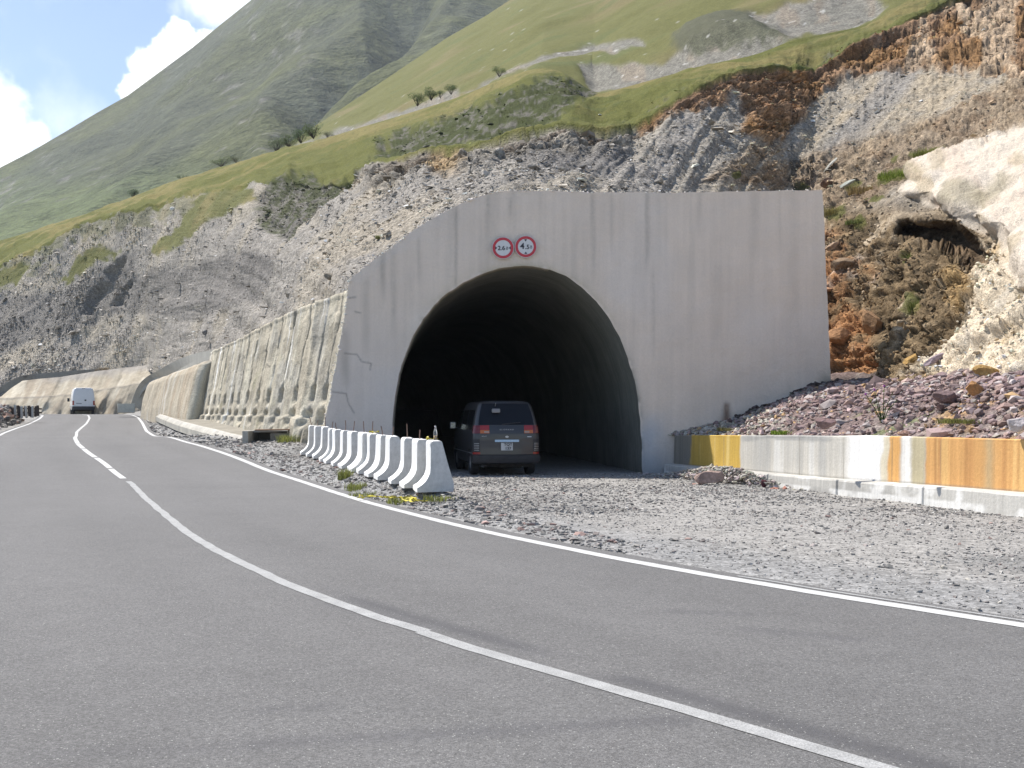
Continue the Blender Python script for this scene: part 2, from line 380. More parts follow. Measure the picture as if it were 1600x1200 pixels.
# dark sealed joint along the centre line, patchy
seal = np.exp(-((O-.27-.10*n2(Z, Z*0, .8, 2, 44))/.10)**2)*sst(n2(X, Z, .45, 3, 45)+.45+.9*(1-sst(Z, 6.2, 6.8))+.4*np.exp(-((Z-7.7)/.8)**2), .0, .4)*(1-sst(Z, 9.2, 10.2))
px_, py_ = X/np.maximum(Z, 1)*F+CX, HOR+(EYE-H)/np.maximum(Z, 1)*F
for (ax, ay, bx, by, w, k) in ((400, 1163, 1060, 1126, 6, .75), (1050, 957, 1170, 962, 5, .6), (1170, 985, 1330, 1000, 7, .55), (520, 945, 640, 975, 9, .5), (640, 972, 720, 985, 9, .6), (400, 1110, 520, 1104, 3, .5), (60, 1180, 400, 1166, 5, .35)):
    A = np.array([(ax-CX)/(ay-HOR)*EYE, F*EYE/(ay-HOR)]); B = np.array([(bx-CX)/(by-HOR)*EYE, F*EYE/(by-HOR)]); e = B-A
    t = np.clip(((X-A[0])*e[0]+(Z-A[1])*e[1])/(e@e), 0, 1); dd = np.hypot(X-A[0]-e[0]*t, Z-A[1]-e[1]*t)
    seal = np.maximum(seal, k*np.exp(-((dd+.02*n2(X, Z, 2, 2, 46))/(.03+w*.009))**2)*(.9+.25*n2(X, Z, 1.5, 2, 47)))
seal = np.clip(seal, 0, 1)
c[..., :3] = base*lum[..., None]*(1-.33*seal[..., None]); c[..., 2] *= 1+.05*seal; c[..., 3] = 1-.6*seal
road = mesh_np('road', np.stack([X, Z, H], -1), grid=X.shape, mat=ASPH, cols=c); tag(road, kind='structure')
print('road', X.shape)
# painted lines (sheets 4 mm up)
def line(name, off, w, i0, i1, mat, wob=.012, sub=3):
    X, Z, H, O = strip([off-w/2, off, off+w/2], i0, i1, .004, sub=sub, wob=wob)
    X = X+n2(Z, X, 5, 2, 51)*.006
    o = mesh_np(name, np.stack([X, Z, H], -1), grid=X.shape, mat=mat); tag(o, kind='structure'); return o
def ci(Z): return int(np.argmin(np.abs(CEN[:, 1]-Z)+(CEN[:, 0] > 30)*99))
line('edge_line', 3.66, .17, 0, None, PAINT)
line('edge_line', -3.66, .17, 0, None, PAINT)
line('centre_line', 0, .125, 0, ci(7.72)+1, PAINT2, .02)
line('centre_line', 0.03, .125, ci(7.72), ci(25.5), PAINT2, .02)
line('old_edge_line', 3.84, .05, ci(5.5)-6, ci(8.6), PAINT2, .02)
Xs = []; Fs = []; k = 0                                  # broken centre line beyond
i = ci(25.5)+1
while i < len(CEN)-4 and CEN[i, 1] < 112:
    n_ = 7
    X, Z, H, O = strip([-.075, .075], i, i+n_, .004)
    for _a in (X, Z, H): _a[-1] += (_a[-1]-_a[-2])*.5
    Xs.append(np.stack([X, Z, H], -1).reshape(-1, 3)); m_ = len(X)
    for r in range(m_-1): Fs.append((k+2*r, k+2*r+1, k+2*r+3, k+2*r+2))
    k += 2*m_; i += 7
tag(mesh_np('centre_line', np.concatenate(Xs), Fs, mat=PAINT), kind='structure')

# ---------------------------------------------------------------- hills
def vnormals(V):
    du = np.gradient(V, axis=1); dv = np.gradient(V, axis=0)
    n = np.cross(du, dv); n /= np.linalg.norm(n, axis=-1, keepdims=True)+1e-12
    n *= -np.sign((n*(V-np.array([0, 0, EYE]))).sum(-1, keepdims=True))   # towards the viewer side
    return n
def lerpcol(c, col, m): return c+(np.array(col)-c)*m[..., None]

# far mountain
px = np.linspace(-420, 1250, 300)
top = curve([(-420, 480), (-200, 358), (0, 262), (50, 236), (100, 207), (150, 177), (200, 149), (250, 112), (300, 75), (340, 42), (370, 18), (395, -2), (430, -45), (480, -80), (560, -110), (700, -120), (850, -90), (1000, -40), (1250, 120)])(px)
bot = curve([(-420, 560), (0, 420), (330, 330), (520, 260), (700, 160), (1250, 100)])(px)+70
nv = 230; v = np.linspace(0, 1, nv)[:, None]
PY = bot+(top-bot)*v; PX = px+0*PY
Zb = curve([(-420, 520), (0, 560), (400, 560), (620, 520), (1250, 560)])(px); Zt = curve([(-420, 1000), (0, 1150), (300, 1350), (420, 1450), (600, 1500), (850, 1500), (1250, 1300)])(px)
inv = (1-v)/Zb+v/Zt
ZZ = 1/inv
V = Parr(PX, PY, ZZ); N = vnormals(V)
rel = fbm(V, 1/240, 5, 61, .45)*26*sst(v, 0, .15)*(1-.75*sst(v, .8, 1))+n2(PX+.9*PY, PY*.15, 1/60, 4, 62)*9*(1-.8*sst(v, .85, 1))
gul = sdpoly(PX, PY, [(640, 40), (600, 90), (560, 130), (500, 175), (430, 225), (440, 150), (500, 90), (560, 40), (600, -20), (700, -60)])
rel = rel-38*sst(gul, -25, 40)+0
V = V+N*(rel*(1-sst(v, .985, 1.)))[..., None]
V = np.concatenate([V, V[-1:]+np.array([-20, 180, -90]), V[-1:]+np.array([-60, 700, -560])], 0)   # back of the ridge
V[..., 2] = np.maximum(V[..., 2], -5.5)
PXe = np.concatenate([PX, PX[-1:], PX[-1:]], 0); PYe = np.concatenate([PY, PY[-1:], PY[-1:]], 0)
c = np.zeros(V.shape[:2]+(4,)); c[..., 3] = 1
nn_ = fbm(V, 1/90, 5, 63); n3 = fbm(V, 1/13, 4, 64, .6)
cc = np.zeros(V.shape)+np.array([.085, .092, .045])
cc = lerpcol(cc, (.075, .082, .055), sst(nn_, -.2, .3)*.9)
cc = lerpcol(cc, (.11, .135, .06), sst(PYe, 230, 330)*.7*(1-sst(nn_, .2, .6)))
cc = lerpcol(cc, (.19, .18, .165), sst(n3*1.2+n2(PXe, PYe, 1/70, 3, 66)*.9, .5, .75)*.6*sst(PYe, 60, 140)*(1-sst(PYe, 300, 340)))
cc = lerpcol(cc, (.055, .065, .05), sst(gul+n2(PXe, PYe, 1/14, 3, 65)*24 if gul.shape == PXe.shape else np.concatenate([gul, gul[-1:], gul[-1:]], 0)+n2(PXe, PYe, 1/14, 3, 65)*24, -5, 30)*.75)
cc = lerpcol(cc, (.22, .21, .19), sst(n2(PXe+PYe, PYe, 1/8, 3, 67), .25, .5)*sst(-PYe+110+(PXe-300)*.3, 20, 90)*(1-sst(PXe, 430, 520))*.6)
c[..., :3] = cc
tag(mesh_np('far_mountain', V, grid=V.shape[:2], mat=FARH, cols=c), kind='structure')

# middle meadow slope
px = np.linspace(330, 2100, 420)
top = curve([(330, 310), (420, 242), (470, 212), (500, 192), (560, 152), (620, 112), (700, 58), (760, 24), (800, -2), (900, -60), (1000, -110), (1300, -260), (2100, -500)])(px)
bot = curve([(330, 340), (420, 270), (500, 240), (640, 195), (720, 170), (850, 130), (930, 165), (1100, 120), (1240, 90), (1400, 50), (1600, 0), (2100, -200)])(px)+12
nv = 210; v = np.linspace(0, 1, nv)[:, None]
PY = bot+(top-bot)*v; PX = px+0*PY
Zb = curve([(330, 175), (500, 150), (720, 120), (860, 96), (1000, 80), (1200, 72), (2100, 80)], 40)(px); Zt = curve([(330, 215), (500, 270), (800, 400), (1000, 420), (1300, 380), (2100, 350)])(px)
ZZ = 1/((1-v)/Zb+v/Zt); V = Parr(PX, PY, ZZ); N = vnormals(V)
wx = PX+n2(PX, PY, 1/30, 4, 71)*14; wy = PY+n2(PX, PY, 1/30, 4, 72)*10
scr = np.maximum(sdpoly(wx, wy, [(905, 118), (960, 104), (1035, 100), (1070, 78), (1130, 62), (1170, 26), (1260, -6), (1340, -30), (1390, 0), (1355, 40), (1250, 58), (1225, 72), (1180, 95), (1100, 108), (1050, 135), (960, 150), (925, 150)]),
                 np.maximum(sdpoly(wx, wy, [(720, 150), (790, 118), (850, 98), (930, 76), (1010, 66), (1010, 78), (900, 100), (840, 112), (770, 145)]),
                            sdpoly(wx, wy, [(400, 245), (500, 205), (560, 184), (640, 165), (720, 143), (720, 160), (640, 185), (560, 200), (470, 232), (400, 260)])))
kn = sdpoly(wx, wy, [(1050, 75), (1075, 45), (1120, 27), (1170, 26), (1215, 45), (1235, 66), (1150, 78), (1090, 90)])
rel = fbm(V, 1/30, 4, 73)*2.2+fbm(V, 1/8, 3, 74)*.4+sst(kn, -14, 30)*1.3+fbm(V, 1/3, 3, 75, .6)*.5*sst(scr, -3, 8)-sst(scr, -12, 20)*.5
V = V+N*(rel*(1-sst(v, .97, 1)))[..., None]
c = np.ones(V.shape[:2]+(4,)); cc = np.zeros(V.shape)+np.array([.132, .132, .048])
cc = lerpcol(cc, (.19, .155, .08), sst(fbm(V, 1/18, 4, 76)+n2(PX+2.2*PY, PY, 1/60, 3, 77)*.5, .0, .5)*.7)
cc = lerpcol(cc, (.11, .128, .05), sst(fbm(V, 1/9, 4, 78), .15, .5)*.6)
cc = lerpcol(cc, (.20, .19, .17), sst(scr, -2, 5)*.9)
cc = lerpcol(cc, (.24, .20, .155), sst(scr, -2, 5)*sst(n2(PX, PY, 1/20, 3, 79), .1, .4)*.7)
cc = lerpcol(cc, (.095, .097, .065), sst(kn+n2(PX, PY, 1/8, 3, 790)*9, -4, 8)*.95)
cc = lerpcol(cc, (.5, .49, .46), (vnoise(V*1.3, 80) > .78)*.7*sst(scr+12, 0, 20))
cc = lerpcol(cc, (.45, .44, .41), (vnoise(V*.9, 81) > .9)*.5)
c[..., :3] = cc; c[..., 3] = np.clip(.15+sst(scr, -3, 5), 0, 1)
tag(mesh_np('meadow_slope', V, grid=V.shape[:2], mat=HILL, cols=c), kind='structure')

# near hillside above the road, portal and retaining walls
px = np.concatenate([np.arange(-320, 500, 3.2), np.arange(500, 1236, 2.6), np.arange(1236, 1620, 1.7), np.arange(1620, 2000, 5)])
LIP = curve([(-320, 480), (0, 414), (49, 394), (120, 352), (187, 336), (244, 320), (319, 302), (386, 290), (450, 274), (525, 278), (555, 263), (600, 256), (625, 254), (662, 240), (700, 246), (737, 244), (775, 230), (820, 222), (850, 217),
             (876, 210), (944, 220), (986, 216), (1005, 204), (1037, 178), (1060, 162), (1094, 145), (1140, 128), (1178, 117), (1230, 112), (1272, 112), (1300, 92), (1319, 75), (1350, 58), (1380, 47), (1459, 23), (1515, 3), (1600, -20), (2000, -140)])
TOP = curve([(-320, 440), (0, 376), (109, 344), (203, 309), (269, 283), (334, 266), (390, 248), (500, 219), (560, 200), (632, 179), (719, 151), (775, 127), (831, 107), (870, 107), (900, 125), (930, 149), (1000, 130), (1100, 102), (1180, 86), (1240, 62), (1340, 43), (1400, 18), (1460, -8), (1600, -60), (2000, -200)], 12)
FOOT = curve([(-320, 700), (0, 640), (120, 615), (150, 600), (200, 584), (232, 578), (250, 592), (300, 578), (330, 566), (400, 540), (470, 502), (548, 458), (600, 440), (700, 372), (790, 345), (1000, 345), (1232, 345), (1270, 640), (1300, 640), (1450, 640), (1600, 650), (2000, 670)])
ZF = curve([(-320, 140), (0, 133), (150, 127), (200, 120), (232, 112), (250, 92), (300, 76), (330, 68), (400, 51.5), (470, 41.5), (548, 35.3), (600, 34.8), (850, 35), (1000, 37), (1130, 41), (1232, 45), (1270, 36), (1300, 35), (1360, 32.5), (1450, 27.3), (1600, 21.8), (2000, 15)])
ZL = curve([(-320, 175), (0, 160), (200, 140), (400, 84), (525, 61), (600, 51), (700, 48), (800, 46), (900, 45), (985, 45), (1040, 47), (1100, 50), (1200, 53), (1320, 57), (1500, 62), (1600, 64), (2000, 60)], 30)
ZT = curve([(-320, 210), (0, 190), (200, 178), (400, 140), (500, 120), (720, 96), (860, 82), (930, 70), (1100, 66), (1240, 66), (1400, 66), (1600, 72), (2000, 80)], 30)
nl, nh = 270, 80
vl = np.linspace(0, 1, nl)[:, None]; vh = np.linspace(0, 1, nh+1)[1:, None]
lip = LIP(px)+n2(px, 0*px, 1/18, 3, 90)*5+n2(px, 0*px, 1/5, 3, 890)*2.2; tp = TOP(px); ft = FOOT(px)
lip = np.maximum(lip, tp+3)
PYl = ft+(lip-ft)*vl; Dl = 1/((1-vl)/ZF(px)+vl/ZL(px))
PYh = lip+(tp-lip)*vh; Dh = 1/((1-vh)/ZL(px)+vh/ZT(px))
PY = np.concatenate([PYl, PYh], 0); D = np.concatenate([Dl, Dh], 0); PX = px+0*PY
ABOVE = np.concatenate([0*PYl, 0*PYh+1], 0)
# right-hand crag: bulging travertine mound over a hollow
R = sst(PX, 1290, 1345)
w1 = n2(PX, PY, 1/26, 4, 91)*9; w2 = n2(PX, PY, 1/26, 4, 92)*8
wx, wy = PX+w1, PY+w2
trav = sdpoly(PX+w1*.5, PY+w2*.5, [(1417, 262), (1450, 244), (1500, 226), (1560, 200), (1600, 184), (1700, 150), (2000, 60), (2000, 520), (1640, 470), (1598, 452), (1575, 405), (1548, 368), (1530, 362), (1505, 352), (1475, 330), (1445, 322), (1412, 305), (1428, 285)])
cave = sdpoly(PX+w1*.5, PY+w2*.5, [(1403, 352), (1425, 345), (1455, 350), (1490, 352), (1520, 372), (1545, 400), (1548, 432), (1525, 425), (1500, 402), (1475, 390), (1450, 388), (1425, 380), (1402, 372)])
cave2 = sdpoly(wx, wy, [(1395, 485), (1408, 500), (1408, 545), (1396, 548), (1385, 540), (1390, 510)])
D = D-1.5*sst(trav, -4, 26)*(1+.3*sst(PY, 200, 330)); 
D = D+2.4*sst(cave, -7, 11)+1.6*sst(cave2, -3, 4)-.7*np.exp(-((cave+6)/6)**2)*sst(400-PY, 0, 40)
V = Parr(PX, PY, D); N = vnormals(V)
for _ in range(3):      # soften the normals used for relief
    N = (N+np.roll(N, 1, 0)+np.roll(N, -1, 0)+np.roll(N, 1, 1)+np.roll(N, -1, 1)); N /= np.linalg.norm(N, axis=-1, keepdims=True)
_kk = np.interp(PX, [450, 950], [.45, 1.15]); u = (PX+_kk*(PY-310))*ZL(PX)/F; vv = PY*ZL(PX)/F
hgt = np.clip((PY-lip)/60., 0, 9)             # pixels below the lip
tuft_dark = np.maximum.reduce([
    sdpoly(wx, wy, [(640, 196), (700, 181), (760, 166), (830, 134), (862, 118), (900, 122), (935, 152), (880, 170), (780, 198), (700, 222), (640, 236), (560, 244), (600, 215)]),
    sdpoly(wx, wy, [(395, 305), (430, 280), (470, 268), (520, 276), (545, 268), (505, 320), (480, 345), (455, 372), (430, 372), (400, 345)]),
    sdpoly(wx, wy, [(1230, 92), (1320, 66), (1330, 66), (1290, 90), (1240, 104), (1120, 128), (1050, 155), (1000, 188), (960, 200), (960, 196), (1040, 150), (1130, 116)])-4])
shale = np.maximum.reduce([
    sdpoly(wx, wy, [(-320, 520), (0, 465), (130, 444), (175, 402), (210, 395), (215, 430), (330, 402), (380, 388), (440, 392), (428, 440), (380, 468), (300, 498), (220, 492), (170, 500), (100, 525), (0, 545), (-320, 600)]),
    sdpoly(wx, wy, [(150, 430), (185, 395), (200, 410), (190, 450), (150, 500), (130, 490)]),
    sdpoly(wx, wy, [(800, 250), (970, 235), (985, 260), (950, 290), (820, 285)])])
cliffz = sst(PX, 545, 600)*(1-sst(PX, 975, 1005))*sst(34-(PY-lip), -12, 14)*(1-ABOVE)
gully = np.maximum.reduce([sdpoly(wx, wy, [(182, 408), (196, 405), (176, 450), (140, 490), (128, 484), (158, 440)]), sdpoly(wx, wy, [(188, 455), (200, 440), (186, 480), (176, 482)])])
earth_t = curve([(900, 0), (985, 4), (1040, 16), (1090, 24), (1150, 30), (1200, 70), (1270, 46), (1310, 36), (1380, 60), (1450, 80), (1540, 110), (1600, 140), (2000, 200)])(PX)
earth = sst(earth_t-(PY-lip)+n2(PX, PY, 1/16, 4, 93)*18, -5, 8)*(1-ABOVE)*sst(PX, 975, 1010)
earth = np.maximum(earth, sst(sdpoly(wx, wy, [(1160, 150), (1290, 112), (1275, 160), (1225, 215), (1190, 225), (1160, 205)]), -6, 8))
brown = sst(sdpoly(wx, wy, [(1120, 300), (1190, 262), (1300, 235), (1420, 190), (1520, 150), (1600, 110), (2000, -20), (2000, 60), (1600, 190), (1430, 262), (1420, 300), (1330, 340), (1285, 360), (1285, 310)]), -8, 12)
brown = np.maximum(brown, sst(sdpoly(wx, wy, [(1130, 262), (1200, 210), (1230, 190), (1215, 240), (1150, 298), (1080, 298)]), -6, 10)*.8)
crag = sst(PX, 1280, 1292)*sst(PY, 300, 360)
bands = n2((PX+.2*PY)*D/F*.5, (PY-.35*PX)*D/F*3.2, 1, 4, 94, .55)
rel = (fbm(V, 1/9, 4, 95)*.9
       + n2(u*.55, vv*.07, 1, 4, 96, .55)*(.48-.22*sst(PX, 950, 1020))*(1-ABOVE)*(1-crag)*(1-sst(trav, -4, 4))
       + n2(u*2.4, vv*.16, 1, 3, 97, .6)*.13*(1-ABOVE)*(1-crag)*(.5+1.0*sst(shale, -4, 8))*(1-sst(trav, -4, 4))
       + fbm(V, 1.1, 4, 98, .6)*.16*(1-ABOVE)*(1-.8*sst(trav, -2, 6)))
_w1, _e1, _r1 = worley(V+fbm(V, 1, 3, 700)[..., None]*.3, .55, 800, (1, 1, 1.7)); _w2, _e2, _r2 = worley(V+fbm(V, 3, 2, 701)[..., None]*.1, 1.9, 810, (1, 1, 1.6)); _w3, _e3, _r3 = worley(V, 5.0, 820, (1, 1, 1.5))
blocky = (_r1-.5)*.55-.34*np.exp(-_e1/.07)+(_r2-.5)*.26-.10*np.exp(-_e2/.07)+(_r3-.5)*.08
rel += cliffz*(blocky*.7+fbm(V, .6, 4, 99, .6, True)*.4+fbm(V, 2.2, 3, 100, .6)*.22)
rel += earth*(blocky*.6+fbm(V, .55, 4, 101, .6, True)*.35+fbm(V, 2.1, 3, 102, .6)*.2)+brown*(fbm(V, .9, 4, 103, .6)*.35+(_r2-.5)*.15+(_r3-.5)*.08)
tr = sst(trav, -3, 6); cream0 = sst(sdpoly(wx, wy, [(1545, 400), (1545, 460), (1490, 540), (1440, 585), (1480, 600), (2000, 620), (2000, 350), (1560, 360)]), -8, 14)
rel += crag*(1-tr)*(blocky*.75*(1-.5*cream0)+fbm(V, .45, 4, 104, .5, True)*.45+bands*.08+fbm(V, 3.0, 4, 105, .6, True)*.13)*sst(PY, 330, 420)
rel += tr*(fbm(V*np.array([1, 1, .45]), .5, 4, 106, .5)*.55+fbm(V, 3, 3, 107, .6)*.05+n2((PX-.5*PY)*D/F*2.5, (PY+.5*PX)*D/F*.3, 1, 3, 108)*.10)
rel -= 1.1*sst(gully, -5, 5)
rel += sst(tuft_dark, -4, 8)*(fbm(V, 1.4, 4, 109, .65)*.26)-sst(tuft_dark, -10, 14)*.5
rel += ABOVE*(fbm(V, .35, 3, 110)*.35+fbm(V, 2.5, 3, 111, .6)*.07)
lipout = np.exp(-((PY-lip+3)/4.5)**2); rel += lipout*(.30+.06*n2(PX, PY, 1/9, 3, 112))*sst(PX, 500, 600)
rel -= (.35+.6*(1-sst(PX, 960, 1010)))*np.exp(-((PY-lip-9)/6.)**2)*sst(PX, 560, 640)*(.6+.5*n2(PX, PY, 1/14, 3, 113))
rel = np.where(ABOVE > 0, rel, rel*(1-.85*(1-sst(PY-lip, 0, 9))*sst(PX, 540, 600))+0)
fade = np.concatenate([0*vl+1, 1-sst(vh, .92, 1)], 0)
V = V+N*(rel*fade)[..., None]
# keep everything behind the portal wall
V[..., 1] = np.where((PX < 1285) & (PX > 520), np.maximum(V[..., 1], 34.1), V[..., 1])
HV = V; HN = vnormals(V)
cellc = (.55+.45*sst(ABOVE, 1, 0))*0; nA = fbm(V, .25, 5, 120, .55); nB = fbm(V, 1.3, 4, 121, .6)
cc = np.zeros(V.shape)+np.array([.27, .25, .225])
cc = lerpcol(cc, (.335, .298, .242), sst(nA+.25*n2(u, vv*.1, .5, 3, 122), -.05, .35)*.75)
cc = lerpcol(cc, (.215, .20, .18), sst(-nA+.4*n2(u, vv*.12, .6, 3, 123), .12, .42)*.8)
cc = lerpcol(cc, (.165, .155, .145), sst(shale, -5, 8)*.92*(.8+.2*sst(n2(u*2.2, vv*.25, 1, 3, 124), -.3, .3)))
cc = lerpcol(cc, (.31, .27, .215), sst(PX, 480, 560)*(1-sst(PX, 640, 760))*sst(nA, -.1, .2)*.5)
cc = lerpcol(cc, (.21, .19, .16), cliffz*.7)
cc = lerpcol(cc, (.40, .28, .15), cliffz*sst(np.exp(-((PX-695)/45.)**2)+nB*.4, .5, .9)*.8)
rg = sst(PX, 975, 1000)*(1-crag)*(1-ABOVE)
cc = lerpcol(cc, (.30, .272, .23), rg*.85)
cc = lerpcol(cc, (.41, .335, .235), rg*sst(n2(u, vv, .12, 4, 125)+.3*nB, -.1, .25)*.8)
cc = lerpcol(cc, (.25, .235, .22), rg*sst(n2(u, vv*.2, .22, 3, 126), .1, .4)*.7)
cc = lerpcol(cc, (.30, .225, .15), brown*.8)
cc = lerpcol(cc, (.20, .135, .085), brown*sst(nB, .0, .4)*.7)
cc = lerpcol(cc, (.27, .165, .095), earth*.95)
cc = lerpcol(cc, (.30, .17, .075), earth*sst(fbm(V, .5, 4, 127)+.15, .0, .35)*.85)
cc = lerpcol(cc, (.46, .355, .25), earth*sst(PX, 1340, 1420)*sst(n2(PX, PY, 1/40, 4, 128)+.2, .0, .25)*.8)
# crag colours
cc = lerpcol(cc, (.205, .145, .08), crag*.95)
cc = lerpcol(cc, (.45, .37, .27), crag*sst(nB+.5*fbm(V, .6, 3, 129), .05, .45)*.8)
rust = sst(sdpoly(wx, wy, [(1285, 360), (1330, 372), (1365, 395), (1378, 440), (1375, 540), (1400, 600), (1285, 600)]), -8, 14)
cc = lerpcol(cc, (.38, .19, .085), rust*crag*sst(fbm(V, .7, 4, 130)+.25, -.05, .3)*.85)
cc = lerpcol(cc, (.30, .25, .21), rust*crag*sst(fbm(V, 1.1, 3, 131), .15, .4)*.7)
cc = lerpcol(cc, (.33, .22, .10), crag*sst(sdpoly(wx, wy, [(1480, 395), (1530, 425), (1545, 470), (1500, 500), (1470, 440)]), -5, 12)*.75)
cream = sst(sdpoly(wx, wy, [(1532, 380), (1530, 460), (1480, 535), (1440, 585), (1480, 600), (2000, 620), (2000, 350), (1560, 360)]), -8, 14)
cc = lerpcol(cc, (.72, .61, .46), cream*.95); cc = lerpcol(cc, (.55, .40, .22), cream*sst(fbm(V, .8, 4, 132), .15, .4)*.75)
cc = lerpcol(cc, (.60, .55, .47), cream*sst(fbm(V, 1.2, 4, 133), .1, .4)*.6)
cc = lerpcol(cc, (.66, .58, .485), tr)
cc = lerpcol(cc, (.60, .46, .36), tr*sst(n2((PX-.6*PY), PY*.4, 1/26, 4, 134), .2, .5)*.4)
cc = lerpcol(cc, (.48, .40, .28), tr*sst(n2((PX+.4*PY), PY, 1/34, 4, 135)-.1*sst(PX, 1540, 1600), .18, .42)*.7)
cc = lerpcol(cc, (.33, .29, .20), tr*sst(sdpoly(wx, wy, [(1470, 290), (1500, 278), (1530, 285), (1560, 262), (1580, 265), (1550, 300), (1500, 325), (1475, 318)]), -5, 10)*.7)
cc = lerpcol(cc, (.16, .11, .07), np.maximum(sst(cave, -4, 6), sst(cave2, -3, 5))*.8)  # hollows painted darker, imitating the shade inside them
rockv = np.clip(np.maximum.reduce([crag*(1-tr), cliffz, earth, brown*.6]), 0, 1)
cc = cc*(1+rockv*(1-.6*cream)*((_r1-.5)*.35+(_r2-.5)*.5+(_r3-.5)*.35))[..., None]; cc = cc*(1-.6*rockv*(1-.6*cream)*np.exp(-_e2/.05))[..., None]
# grass
gcol = np.zeros(V.shape)+np.array([.118, .122, .034])
gcol = lerpcol(gcol, (.21, .175, .07), sst(nA+n2(PX+2.5*PY, PY, 1/50, 3, 136)*.4+.35*sst(tp+26-PY, 0, 18), .05, .5)*.8)
gcol = lerpcol(gcol, (.085, .10, .032), sst(nB, .1, .5)*.6)
tong = np.maximum.reduce([sdpoly(wx, wy, [(330, 295), (390, 288), (400, 310), (320, 355), (295, 378), (258, 402), (232, 400), (240, 380), (280, 350), (300, 320)]),
                          sdpoly(wx, wy, [(190, 395), (150, 412), (110, 440), (90, 440), (120, 405), (160, 385)])+2,
                          sdpoly(wx, wy, [(0, 420), (60, 400), (30, 440), (0, 455), (-80, 470), (-80, 445)])])
gm = np.maximum(ABOVE, sst(1+5*(1-sst(PX, 400, 560))-(PY-lip)+n2(PX, PY, 1/7, 3, 137)*(2+7*(1-sst(PX, 400, 560))), 0, 3))
gm = np.maximum(gm, sst(tong+n2(PX, PY, 1/6, 3, 138)*9, -2, 4)*.9)
leftlip = sst(sst(60-(PY-lip), 0, 60)+n2(PX, PY, 1/9, 4, 139)*.9-.45, 0, .3)*(1-sst(PX, 330, 430))
gm = np.maximum(gm, leftlip*.45)
for (x0, y0, rx, ry) in ((1446, 238, 30, 9), (1400, 278, 36, 11), (1312, 340, 20, 18), (1350, 356, 14, 9), (1375, 318, 18, 6), (1430, 478, 12, 22), (1426, 412, 9, 14), (1336, 290, 18, 8), (1398, 246, 10, 6), (1250, 300, 14, 6), (1140, 285, 12, 6)):
    e = 1-np.hypot((PX-x0-.0)/rx, (PY-y0+(PX-x0)*.3)/ry)+n2(PX, PY, 1/6, 3, 140)*.5
    gm = np.maximum(gm, sst(e, .0, .3)*.85)
pebbly = np.clip(sst(tuft_dark+n2(PX, PY, 1/9, 3, 142)*9, -5, 6), 0, 1)
dk = lerpcol(np.zeros(V.shape)+np.array([.045, .055, .02]), (.14, .132, .118), sst(fbm(V, 1.3, 4, 141, .65)+.16*sst(PY-lip, 0, 30)-.02, .0, .25))  # dark stony turf; on the terrace the slope's shade is painted in too
cc = cc+(gcol-cc)*gm[..., None]; cc = cc+(dk-cc)*(pebbly*.9)[..., None]
lip_band = np.exp(-((PY-lip-7)/5.)**2)*sst(PX, 560, 620)*(1-gm)  # darker brown band just below the lip
cc = lerpcol(cc, (.11, .075, .05), lip_band*.6*(1-.6*sst(PX, 1000, 1050)))
c = np.ones(V.shape[:2]+(4,)); c[..., :3] = cc; c[..., 3] = np.clip((1-gm)*(1-tr*.9)*(1-.5*crag)+pebbly*.5, .1, 1)
split = int(np.argmin(np.abs(px-1262)))
hl = slice(0, split+1); hr = slice(split, None)
tag(mesh_np('hillside', V[:, hl], grid=V[:, hl].shape[:2], mat=HILL, cols=c[:, hl]), kind='structure')
tag(mesh_np('rocky_hillside', V[:, hr], grid=V[:, hr].shape[:2], mat=CLIFF, cols=c[:, hr]), kind='structure')
HILLC = c; HGM = gm; HPX = PX; HPY = PY; HTR = tr; HPEB = pebbly; HCRAG = crag; HD = D; HAB = ABOVE; HCRM = cream

# stones lying on the slopes
def on_hill(n, weight, sz, colfun, name, shape='box', flat=.26, sink=.15):
    w = weight.ravel().astype(float); w = np.clip(w, 0, None); w /= w.sum()
    idx = RNG.choice(len(w), n, p=w); P0 = HV.reshape(-1, 3)[idx]; N0 = HN.reshape(-1, 3)[idx]
    size = sz(n, idx); P0 = P0+RNG.normal(0, .12, (n, 3))*np.array([1, 1, .3])+N0*(size*(.2-sink))[:, None]
    o = stones(name, P0, size, colfun(n, idx), flat=flat, shape=shape); tag(o, kind='stuff'); return o
area = HD**2
rockw = (1-HGM)*(1-HTR)*(1-HCRAG*.85)*area/3000+HPEB*(area/3000)*.6
rockw = rockw*(HPX > -40)*(HPX < 1640)
rockw *= .35+sst(fbm(HV, .3, 4, 150), -.1, .35)+.5*sst(HPX, 450, 560)*(1-sst(HPX, 640, 700))
hc = HILLC[..., :3].reshape(-1, 3)
def csz(lo, k): return lambda n, i: np.clip(RNG.lognormal(np.log(lo), .5, n)*(HD.ravel()[i]/50)**.5*k, .03, 1.1)
on_hill(42000, rockw, csz(.075, 1), lambda n, i: np.clip(hc[i]*np.exp(RNG.normal(.42, .36, (n, 1))), .03, .65), 'scree')
on_hill(1300, rockw, csz(.19, 1), lambda n, i: np.clip(hc[i]*np.exp(RNG.normal(.4, .3, (n, 1))), .03, .62), 'scree')
HCAVE = np.maximum(cave, cave2)
on_hill(4200, HCRAG*(1-HTR)*(1-.6*HGM)*(HPX < 1700)*(1-.55*HCRM)*(1-sst(HCAVE, -10, 0)), lambda n, i: RNG.lognormal(np.log(.07), .45, n), lambda n, i: np.clip(hc[i]*np.exp(RNG.normal(-.12, .2, (n, 1))), .03, .55), 'crag_rubble', 'ico', .7, .25)

